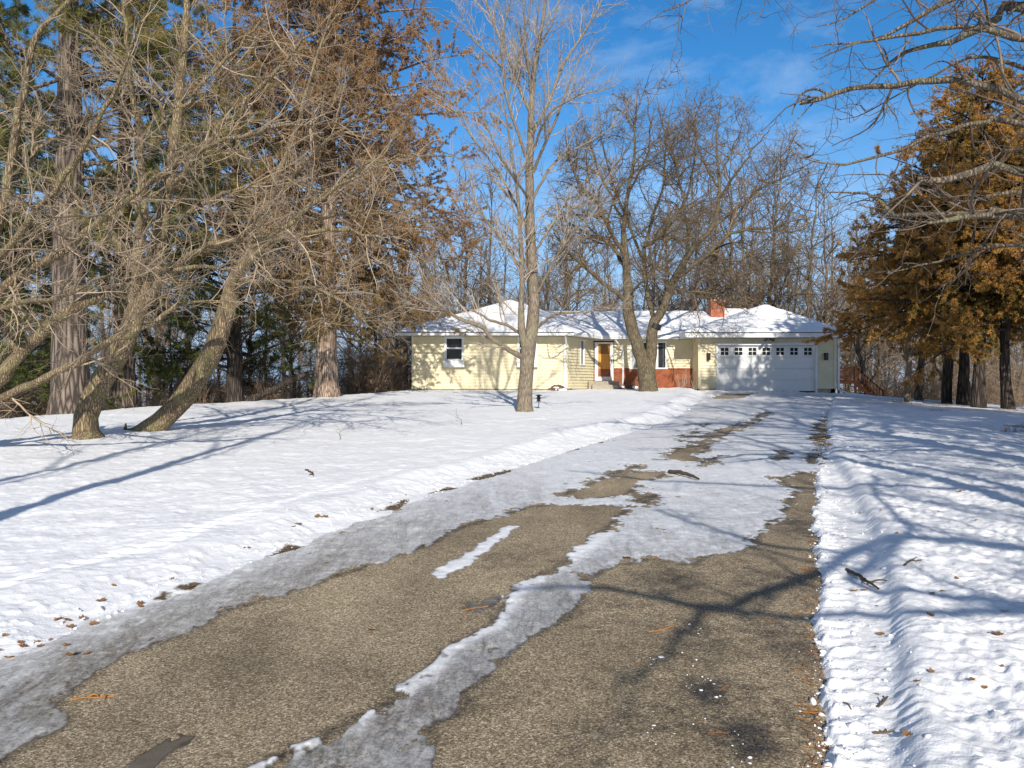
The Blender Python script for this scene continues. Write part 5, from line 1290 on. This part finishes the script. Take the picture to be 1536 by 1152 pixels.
# rubble heap beside the wing corner, stones by the stoop
def rubble(name, label, x, y, n, s):
    m = MB(); z = gz(x, y); t = thing(name, label, 'rubble', (x, y, z))
    bm = bmesh.new()
    for i in range(n):
        c = Vector((rng.normal(0, s * .42), rng.normal(0, s * .3), 0)); c.z = max(.08, .45 * s * (1.1 - c.length / s) + rng.uniform(-.05, .08))
        r = bmesh.ops.create_icosphere(bm, subdivisions=2, radius=rng.uniform(.09, .17))
        sq = Vector((rng.uniform(.7, 1.4), rng.uniform(.7, 1.2), rng.uniform(.5, .9)))
        for v in r['verts']:
            q = Vector((v.co.x * sq.x, v.co.y * sq.y, v.co.z * sq.z)); v.co = c + q * (1 + .25 * float(vn(q.x * 9 + i, q.y * 9 + q.z * 7, i)))
    me = bpy.data.meshes.new('stones'); bm.to_mesh(me); bm.free(); link('stones', me, M['stone'], t)
    bm = bmesh.new()
    for i in range(n // 2):
        c = Vector((rng.normal(0, s * .4), rng.normal(-.12, s * .25), rng.uniform(.12, .45 * s)))
        r = bmesh.ops.create_icosphere(bm, subdivisions=2, radius=rng.uniform(.07, .13))
        for v in r['verts']: v.co = c + Vector((v.co.x * 1.5, v.co.y * 1.2, v.co.z * .6))
    me = bpy.data.meshes.new('snow_cap'); bm.to_mesh(me); bm.free(); link('snow_cap', me, M['snow'], t)
    for p in me.polygons: p.use_smooth = True
    return t
rubble('rubble_heap', 'heap of reddish brown rubble with snow at the right corner of the left wing', px2x(838, 39.4), 39.4, 26, .55)
rubble('rubble_heap', 'low heap of stones and dry plants by the brick wall right of the stoop', px2x(941, 42.2), 42.2, 20, .55)

# bare garden shrubs along the brick wall
def little_shrub(name, label, x, y, h, n, w, mat='brush', rmin=.006):
    a = Acc(); S = np.stack([rng.uniform(-w, w, n), rng.uniform(-w, w, n) * .6, np.full(n, -.05)], 1)
    an = np.radians(rng.uniform(2, 40, n)); ph = rng.uniform(0, 6.28, n)
    D = np.stack([np.sin(an) * np.cos(ph), np.sin(an) * np.sin(ph), np.cos(an)], 1)
    P, R = grow(S, D, rng.uniform(.55, 1, n) * h, np.full(n, rmin * 1.8), 7, .09, .05, .35, .04)
    P2, R2 = spawn(P, R, 5, .2, 1., (20, 50), (.25, .5), 4, .1, .1, .7, rmin)
    for p, r, k in ((P, R, 5), (P2, R2, 3)): a.add(*tubes(p, r, k, tint_of(len(p), .3, 1)))
    t = thing(name, label, 'shrub', (x, y, gz(x, y))); link('stems', a.mesh('stems'), M[mat], t); return t
little_shrub('garden_shrub', 'bare pale twiggy shrub against the brick wall near the garage corner', px2x(1024, 42.4), 42.4, 1.25, 9, .12, 'twig_maple', .009)
little_shrub('garden_shrub', 'small bare shrub at the left corner of the garage', px2x(1042, 41.4), 41.4, 1.0, 8, .12, 'twig_maple', .007)
little_shrub('garden_shrub', 'dry brown stems under the bay window left of the forked tree', px2x(950, 42.5), 42.5, .9, 22, .35)
little_shrub('garden_shrub', 'dry brown tuft of stems right of the stoop', px2x(932, 42.4), 42.4, .6, 16, .2)

# path light on a stake
bx, by = px2x(808, 24.8), 24.8; z = surf(bx, by)
t = thing('path_light', 'small black tiered path light on a stake right of the maple trunk', 'path light', (bx, by, z))
m = MB(); m.cyl((0, 0, -.05), (0, 0, .22), .012, 6); m.build('stake', M['black'], t)
m = MB()
for k, (zz, r) in enumerate(((.20, .09), (.29, .11), (.38, .13))): m.cyl((0, 0, zz), (0, 0, zz + .035), r, 12, r * .45)
m.cyl((0, 0, .22), (0, 0, .40), .05, 8); m.build('lamp_head', M['black'], t)
# orange marker at the wood edge
x, y = px2x(381, 36), 36.; t = thing('marker_post', 'small orange marker post standing at the wood edge behind the lawn', 'marker', (x, y, gz(x, y)))
m = MB(); m.cyl((0, 0, -.2), (0, 0, 1.05), .05, 8); m.cyl((0, 0, 1.05), (0, 0, 1.25), .09, 8, .05); m.build('post', M['orange'], t)

# ---- sticks on the snow and drive
def stick(label, p, q, r, forks=1, lift=0.0, group=None, mat='stick', name='fallen_stick', cat='stick'):
    a = np.array([*gpt(*p), 0.]); b = np.array([*gpt(*q), 0.])
    a[2] = surf(a[0], a[1]) + r * .8; b[2] = surf(b[0], b[1]) + r * .8 + lift
    L = np.linalg.norm(b - a); mid = (a + b) / 2 + rng.normal(0, L * .04, 3) * np.array([1, 1, .3]); mid[2] = max(mid[2], surf(mid[0], mid[1]) + r)
    P, R = wlimb([(*a, r), (*mid, r * .9), (*b, r * .5)], 10, L * .008)
    acc = Acc(); acc.add(*tubes(P[None], R[None], 7, np.array([.4]), .06))
    for k in range(forks):
        i = int(rng.integers(3, 8)); d = norm((P[i + 1] - P[i]) + rng.normal(0, .6, 3) * np.linalg.norm(P[i + 1] - P[i])); d[2] = abs(d[2]) * .4
        e = P[i] + d * L * rng.uniform(.12, .3); Pf, Rf = wlimb([(*P[i], r * .6), (*((P[i] + e) / 2 + .01), r * .5), (*e, r * .3)], 5); acc.add(*tubes(Pf[None], Rf[None], 5, np.array([.4])))
    return tag(link(name, acc.mesh(name, a), M[mat], None, a), label, cat, group)
stick('thick broken stick lying on the icy middle of the drive', (1004, 710), (1048, 723), .028, 0)
stick('dark forked twig lying in the wheel track right of the drive', (1270, 862), (1318, 892), .013, 2)
stick('thin twig on the snow right of the wheel track', (1356, 874), (1388, 861), .007, 2)
stick('short twig in the wheel track, close to the bottom edge', (1310, 1110), (1342, 1116), .006, 1)
stick('small curved twig lying across the wheel track', (1316, 1072), (1332, 1056), .006, 1)
stick('thin twig low in the wheel track', (1265, 1066), (1277, 1076), .004, 0)
stick('short dark stick at the far right edge of the drive, before the garage', (1214, 659), (1246, 661), .022, 0)
stick('long thin twig on the left lawn bank at the foot of the nearer tree shadow', (458, 716), (470, 728), .012, 0)
stick('orange pine straw lying on the asphalt in the bottom left corner', (106, 1050), (172, 1045), .0038, 3, mat='straw', name='pine_straw', cat='pine straw')
stick('curved orange pine straw in the middle of the right lane', (973, 949), (1012, 939), .0045, 0, mat='straw', name='pine_straw', cat='pine straw')
stick('short orange pine straw left of the icy middle strip', (694, 917), (732, 911), .004, 0, mat='straw', name='pine_straw', cat='pine straw')
stick('upright weed stalk poking out of the lawn snow left of the maple', (693, 645), (684, 634), .006, 1, .25, name='weed_stalk', cat='weed', mat='weed')
stick('bent weed stalk by the shadows of the left lawn', (510, 668), (520, 655), .004, 2, .15, name='weed_stalk', cat='weed', mat='weed')

# ---- dead leaves
def leaf_mesh(k):
    n = 7 if k else 9; me = bpy.data.meshes.new('dead_leaf'); bm = bmesh.new(); rim = []
    c = bm.verts.new((0, 0, .012)); c2 = bm.verts.new((.0, .25, .05))
    for i in range(n * 2):
        a = 2 * math.pi * i / (n * 2); r = .5 * (1 if i % 2 == 0 else (.68 if k == 0 else .85)) * (.75 + .25 * abs(math.cos(a))) * rng.uniform(.85, 1.1)
        x, y = r * math.cos(a), r * math.sin(a) * (.8 if k else 1); rim.append(bm.verts.new((x, y, .02 + (.5 if k == 2 else .28) * x * x + .12 * rng.uniform(-.3, 1))))
    for i in range(len(rim)): bm.faces.new((c, rim[i], rim[(i + 1) % len(rim)]))
    st = [bm.verts.new(v) for v in ((-.45, -.015, .03), (-.45, .015, .03), (-.85, .03, .14), (-.85, 0, .14))]; bm.faces.new(st)
    bm.verts.remove(c2); bm.to_mesh(me); bm.free(); me.materials.append(M['leaf']); return me
LM = [leaf_mesh(k) for k in range(3)]
def leaf(label, px, py, s, k, group=None):
    x, y = gpt(px, py); o = bpy.data.objects.new('dead_leaf', LM[k]); COL.objects.link(o)
    o.location = (x, y, surf(x, y) + .004); s *= .72; o.scale = (s * rng.uniform(.6, 1.1), s, s * rng.uniform(.8, 1.8)); o.rotation_euler = (rng.uniform(-.35, .35), rng.uniform(-.35, .35), rng.uniform(0, 6.28))
    return tag(o, label, 'leaf', group)
for px, py, s, k, lab in [(940, 838, .16, 0, 'orange maple leaf frozen at the tip of the central ice'), (1395, 954, .11, 0, 'flat tan oak leaf on the right snow beside the wheel track'), (1497, 977, .12, 0, 'curled tan oak leaf near the right edge, lower of the two'),
                          (1437, 757, .16, 2, 'brown leaf on the right lawn just before the broad tree shadow'), (557, 946, .08, 2, 'single dark leaf on the bare asphalt of the left lane'), (152, 910, .10, 0, 'upright brown leaf on the left bank'), (211, 910, .10, 2, 'folded rusty leaf on the left bank'),
                          (467, 725, .14, 2, 'dark curled leaf standing out on the open left lawn'), (1508, 942, .09, 0, 'small dark leaf right of the flat oak leaf'), (476, 786, .13, 0, 'star shaped brown leaf above the dirt patches of the left bank'), (1362, 1132, .09, 2, 'brown leaf clump at the bottom edge right of the wheel track')]:
    leaf(lab, px, py, s, k)
for px, py in [(5, 982), (18, 992), (40, 975), (55, 970), (75, 962), (88, 936), (100, 935), (120, 932), (130, 931), (60, 978), (8, 965), (30, 972), (95, 975), (210, 912), (255, 884), (290, 880), (172, 890), (368, 830), (445, 800), (452, 796), (560, 775), (572, 768), (590, 760), (602, 752), (612, 750), (452, 797), (372, 828), (650, 738), (668, 736), (112, 988), (132, 985), (140, 938), (105, 941), (480, 784), (490, 786)]:
    leaf('small brown leaf scattered along the left bank of the drive', px + rng.normal(0, 3), py + rng.normal(0, 2), rng.uniform(.05, .11), int(rng.integers(0, 3)), 'leaves along the left bank')
for px, py in [(1340, 826), (1302, 772), (1325, 785), (1398, 788), (1300, 893), (1275, 895), (1312, 918), (1317, 962), (1440, 894), (1420, 915), (1480, 905), (1400, 1042), (1466, 1065), (1478, 1070), (1375, 1062), (1500, 1045), (1310, 976), (1316, 1050), (1396, 918), (1460, 800), (1240, 745), (1235, 748), (1390, 750), (1290, 775)]:
    leaf('small brown leaf scattered over the right hand snow', px + rng.normal(0, 4), py + rng.normal(0, 3), rng.uniform(.035, .08), int(rng.integers(0, 3)), 'leaves on the right hand snow')
for px, py in [(1232, 690), (1240, 680), (1236, 672), (1242, 664), (1230, 684), (1244, 676), (1238, 692), (1228, 678), (1234, 700)]:
    leaf('brown leaf packed in the bare gap at the far right edge of the drive', px, py, rng.uniform(.14, .24), int(rng.integers(0, 3)), 'leaves in the gap at the right edge')

# dry weeds at the right edge of the lawn
for px, py, s in [(1512, 656, .38), (1352, 608, .3), (1345, 606, .3)]:
    x, y = gpt(px, py); little_shrub('dry_weed', 'dry weed tuft on the right lawn near the cedar trunks', x, y, s, 26, .2, 'brush', .004)['group'] = 'dry weeds on the right lawn'

# ---- loose snow crumbs and pine straw: too many to count
ico = bmesh.new(); bmesh.ops.create_icosphere(ico, subdivisions=1, radius=1); IV = np.array([v.co[:] for v in ico.verts]); IF = np.array([[v.index for v in f.verts] for f in ico.faces]); ico.free()
def crumbs(name, pts, mat, flat=.7):
    n = len(pts); P = np.array(pts); s = P[:, 3]
    V = IV[None] * (1 + rng.normal(0, .3, (n, len(IV), 1))) * s[:, None, None] * np.stack([rng.uniform(.7, 1.4, n), rng.uniform(.7, 1.4, n), np.full(n, flat)], 1)[:, None, :]
    V = V + P[:, None, :3]; Fc = (IF[None] + (np.arange(n) * len(IV))[:, None, None]).reshape(-1, 3)
    me = np_mesh(name, V.reshape(-1, 3), Fc, {'dirt': np.zeros(n * len(IV))}, True, 3)
    return tag(link(name, me, mat), kind='stuff')
pts = []
yy = 3 + 24 * rng.uniform(0, 1, 1500) ** 1.5
side = rng.uniform(0, 1, len(yy))
off = np.where(side < .62, rng.exponential(.16, len(yy)) - .0 - rng.exponential(.022, len(yy)), 0)
xx = np.where(side < .62, xr(yy) + off, xl(yy) - .02 - rng.exponential(.16, len(yy)))
sz = rng.exponential(.0042, len(yy)) + .003; sz = np.minimum(sz, .028)
b_, h_, *_ = snow_surface(xx[:, None], yy[:, None]); zz = b_[:, 0] + np.maximum(h_[:, 0], 0)
pts = np.stack([xx, yy, zz + sz * .2, sz], 1)
crumbs('snow_crumbs', pts, M['snow'])
# ice bits on the asphalt
ib = []
for px, py, r, n in [(1060, 1030, .11, 26), (1110, 1108, .10, 16), (985, 990, .06, 8), (1015, 935, .08, 10), (1040, 945, .06, 8), (1120, 1140, .08, 12), (1015, 1090, .15, 12), (990, 1100, .1, 6), (1050, 1010, .2, 14), (700, 830, .12, 8)]:
    gx, gy = gpt(px, py)
    for _ in range(n // 2):
        x, y = gx + rng.normal(0, r * .6), gy + rng.normal(0, r); ib.append((x, y, gz(x, y) + .002, min(.0025 + rng.exponential(.0026), .013)))
crumbs('ice_crumbs', ib, M['snow'], .35)
# orange pine straw along the right edge of the drive
a = Acc(); n = 190
yy = 2.9 + 4.5 * rng.uniform(0, 1, n) ** 2.2; xx = xr(yy) - np.abs(rng.normal(0, .045, n)) + .01; big = rng.uniform(0, 1, n) < .12
yy = np.where(big, rng.uniform(3.2, 9, n), yy); xx = np.where(big, xr(yy) - rng.uniform(0, 1.3, n), xx)
th = rng.uniform(0, 6.28, n); L = rng.uniform(.03, .09, n)
zz = ground_z(xx, yy) + .006
P = np.stack([np.stack([xx + np.cos(th) * L * t, yy + np.sin(th) * L * t, zz + .01 * (t > .4) * rng.uniform(0, 1, n)], 1) for t in (0, .5, 1.)], 1)
a.add(*tubes(P, np.full((n, 3), .0016), 3, tint_of(n))); tag(link('pine_straw_litter', a.mesh('pine_straw_litter'), M['straw']), kind='stuff')

# ------------------------------------------------------------------ sky, sun, camera
w = bpy.data.worlds.new('World'); sc.world = w; w.use_nodes = True; t = w.node_tree; t.nodes.clear()
out = t.nodes.new('ShaderNodeOutputWorld'); bg = t.nodes.new('ShaderNodeBackground'); sky = t.nodes.new('ShaderNodeTexSky')
sky.sky_type = 'NISHITA'; sky.sun_disc = False; sky.sun_elevation = SUN_EL
# the sun stands behind the camera, opposite to where its light travels
sdir = np.array([SUN_K, -1.0]); sky.sun_rotation = math.atan2(sdir[0], sdir[1])
sky.altitude = 300; sky.air_density = 1.0; sky.dust_density = .1; sky.ozone_density = 3.0
tc = t.nodes.new('ShaderNodeTexCoord')
def wn(ty, **k):
    n = t.nodes.new(ty)
    for a, b in k.items(): setattr(n, a, b)
    return n
hsv = wn('ShaderNodeHueSaturation'); hsv.inputs['Saturation'].default_value = 1.33; hsv.inputs['Value'].default_value = 1.22
t.links.new(sky.outputs[0], hsv.inputs['Color'])
# paler, cooler blue towards the horizon
nv = wn('ShaderNodeVectorMath', operation='NORMALIZE'); t.links.new(tc.outputs['Generated'], nv.inputs[0])
sx = wn('ShaderNodeSeparateXYZ'); t.links.new(nv.outputs[0], sx.inputs[0])
# hazier and whiter on the sun's side of the sky
h2 = wn('ShaderNodeHueSaturation'); h2.inputs['Saturation'].default_value = .85; h2.inputs['Value'].default_value = 1.0; t.links.new(sky.outputs[0], h2.inputs['Color'])
yr = wn('ShaderNodeMapRange', interpolation_type='SMOOTHSTEP'); yr.inputs['From Min'].default_value = .0; yr.inputs['From Max'].default_value = .65; t.links.new(sx.outputs['Y'], yr.inputs['Value'])
hx = wn('ShaderNodeMixRGB'); t.links.new(yr.outputs[0], hx.inputs['Fac']); t.links.new(h2.outputs[0], hx.inputs['Color1']); t.links.new(hsv.outputs[0], hx.inputs['Color2'])
tw_ = wn('ShaderNodeMixRGB', blend_type='MULTIPLY'); tw_.inputs['Fac'].default_value = 1.; t.links.new(hx.outputs[0], tw_.inputs['Color1']); tw_.inputs['Color2'].default_value = (1.01, 1.0, 1.02, 1)
hz = wn('ShaderNodeMapRange', interpolation_type='SMOOTHSTEP'); hz.inputs['From Min'].default_value = .36; hz.inputs['From Max'].default_value = -.02; hz.inputs['To Max'].default_value = .95; t.links.new(sx.outputs['Z'], hz.inputs['Value'])
hm = wn('ShaderNodeMixRGB'); t.links.new(hz.outputs[0], hm.inputs['Fac']); t.links.new(tw_.outputs[0], hm.inputs['Color1']); hm.inputs['Color2'].default_value = (3.1, 4.9, 7.8, 1)
mp = wn('ShaderNodeMapping'); mp.inputs['Rotation'].default_value = (0, math.radians(24), 0); mp.inputs['Scale'].default_value = (2.6, 2.0, 6.5)
t.links.new(tc.outputs['Generated'], mp.inputs['Vector'])
nz = wn('ShaderNodeTexNoise'); nz.inputs['Scale'].default_value = 2.2; nz.inputs['Detail'].default_value = 8; nz.inputs['Roughness'].default_value = .62; nz.inputs['Distortion'].default_value = .25
t.links.new(mp.outputs[0], nz.inputs['Vector'])
rp = wn('ShaderNodeValToRGB'); rp.color_ramp.elements[0].position = .47; rp.color_ramp.elements[1].position = .78; t.links.new(nz.outputs['Fac'], rp.inputs['Fac'])
cd = at(1075, 95, 1.0) - np.array([0, 0, CAMZ]); cd = cd / np.linalg.norm(cd)
dot = wn('ShaderNodeVectorMath', operation='DOT_PRODUCT'); dot.inputs[1].default_value = tuple(cd)
nrm = wn('ShaderNodeVectorMath', operation='NORMALIZE'); t.links.new(tc.outputs['Generated'], nrm.inputs[0]); t.links.new(nrm.outputs[0], dot.inputs[0])
mr = wn('ShaderNodeMapRange'); mr.inputs['From Min'].default_value = .955; mr.inputs['From Max'].default_value = .998; mr.inputs['To Max'].default_value = .38; t.links.new(dot.outputs['Value'], mr.inputs['Value'])
mu = wn('ShaderNodeMath', operation='MULTIPLY'); t.links.new(mr.outputs[0], mu.inputs[0]); t.links.new(rp.outputs['Color'], mu.inputs[1])
mx = wn('ShaderNodeMixRGB'); t.links.new(mu.outputs[0], mx.inputs['Fac']); t.links.new(hm.outputs[0], mx.inputs['Color1']); mx.inputs['Color2'].default_value = (7.0, 8.0, 9.0, 1)
t.links.new(mx.outputs[0], bg.inputs['Color']); bg.inputs['Strength'].default_value = .118
t.links.new(bg.outputs[0], out.inputs['Surface'])

sl = bpy.data.lights.new('sun', 'SUN'); sl.energy = 5.0; sl.angle = math.radians(.53); sl.color = (1., .94, .84)
so = bpy.data.objects.new('sun', sl); COL.objects.link(so)
d = Vector((-SUN_K, 1.0, 0)).normalized() * math.cos(SUN_EL) + Vector((0, 0, -math.sin(SUN_EL)))
so.rotation_euler = d.to_track_quat('-Z', 'Y').to_euler(); so.location = (10, -30, 30)

cam = bpy.data.cameras.new('camera'); co = bpy.data.objects.new('camera', cam); COL.objects.link(co)
co.location = (0, 0, CAMZ); co.rotation_euler = (math.pi / 2, 0, 0)
cam.sensor_width = 36; cam.lens = F / 1536 * 36; cam.clip_start = .05; cam.clip_end = 6000
sc.camera = co
sc.view_settings.view_transform = 'Standard'; sc.view_settings.look = 'None'; sc.view_settings.exposure = 0; sc.view_settings.gamma = 1
sc.render.engine = 'CYCLES'
sc.cycles.max_bounces = 6; sc.cycles.diffuse_bounces = 3; sc.cycles.glossy_bounces = 2; sc.cycles.transmission_bounces = 4; sc.cycles.transparent_max_bounces = 8
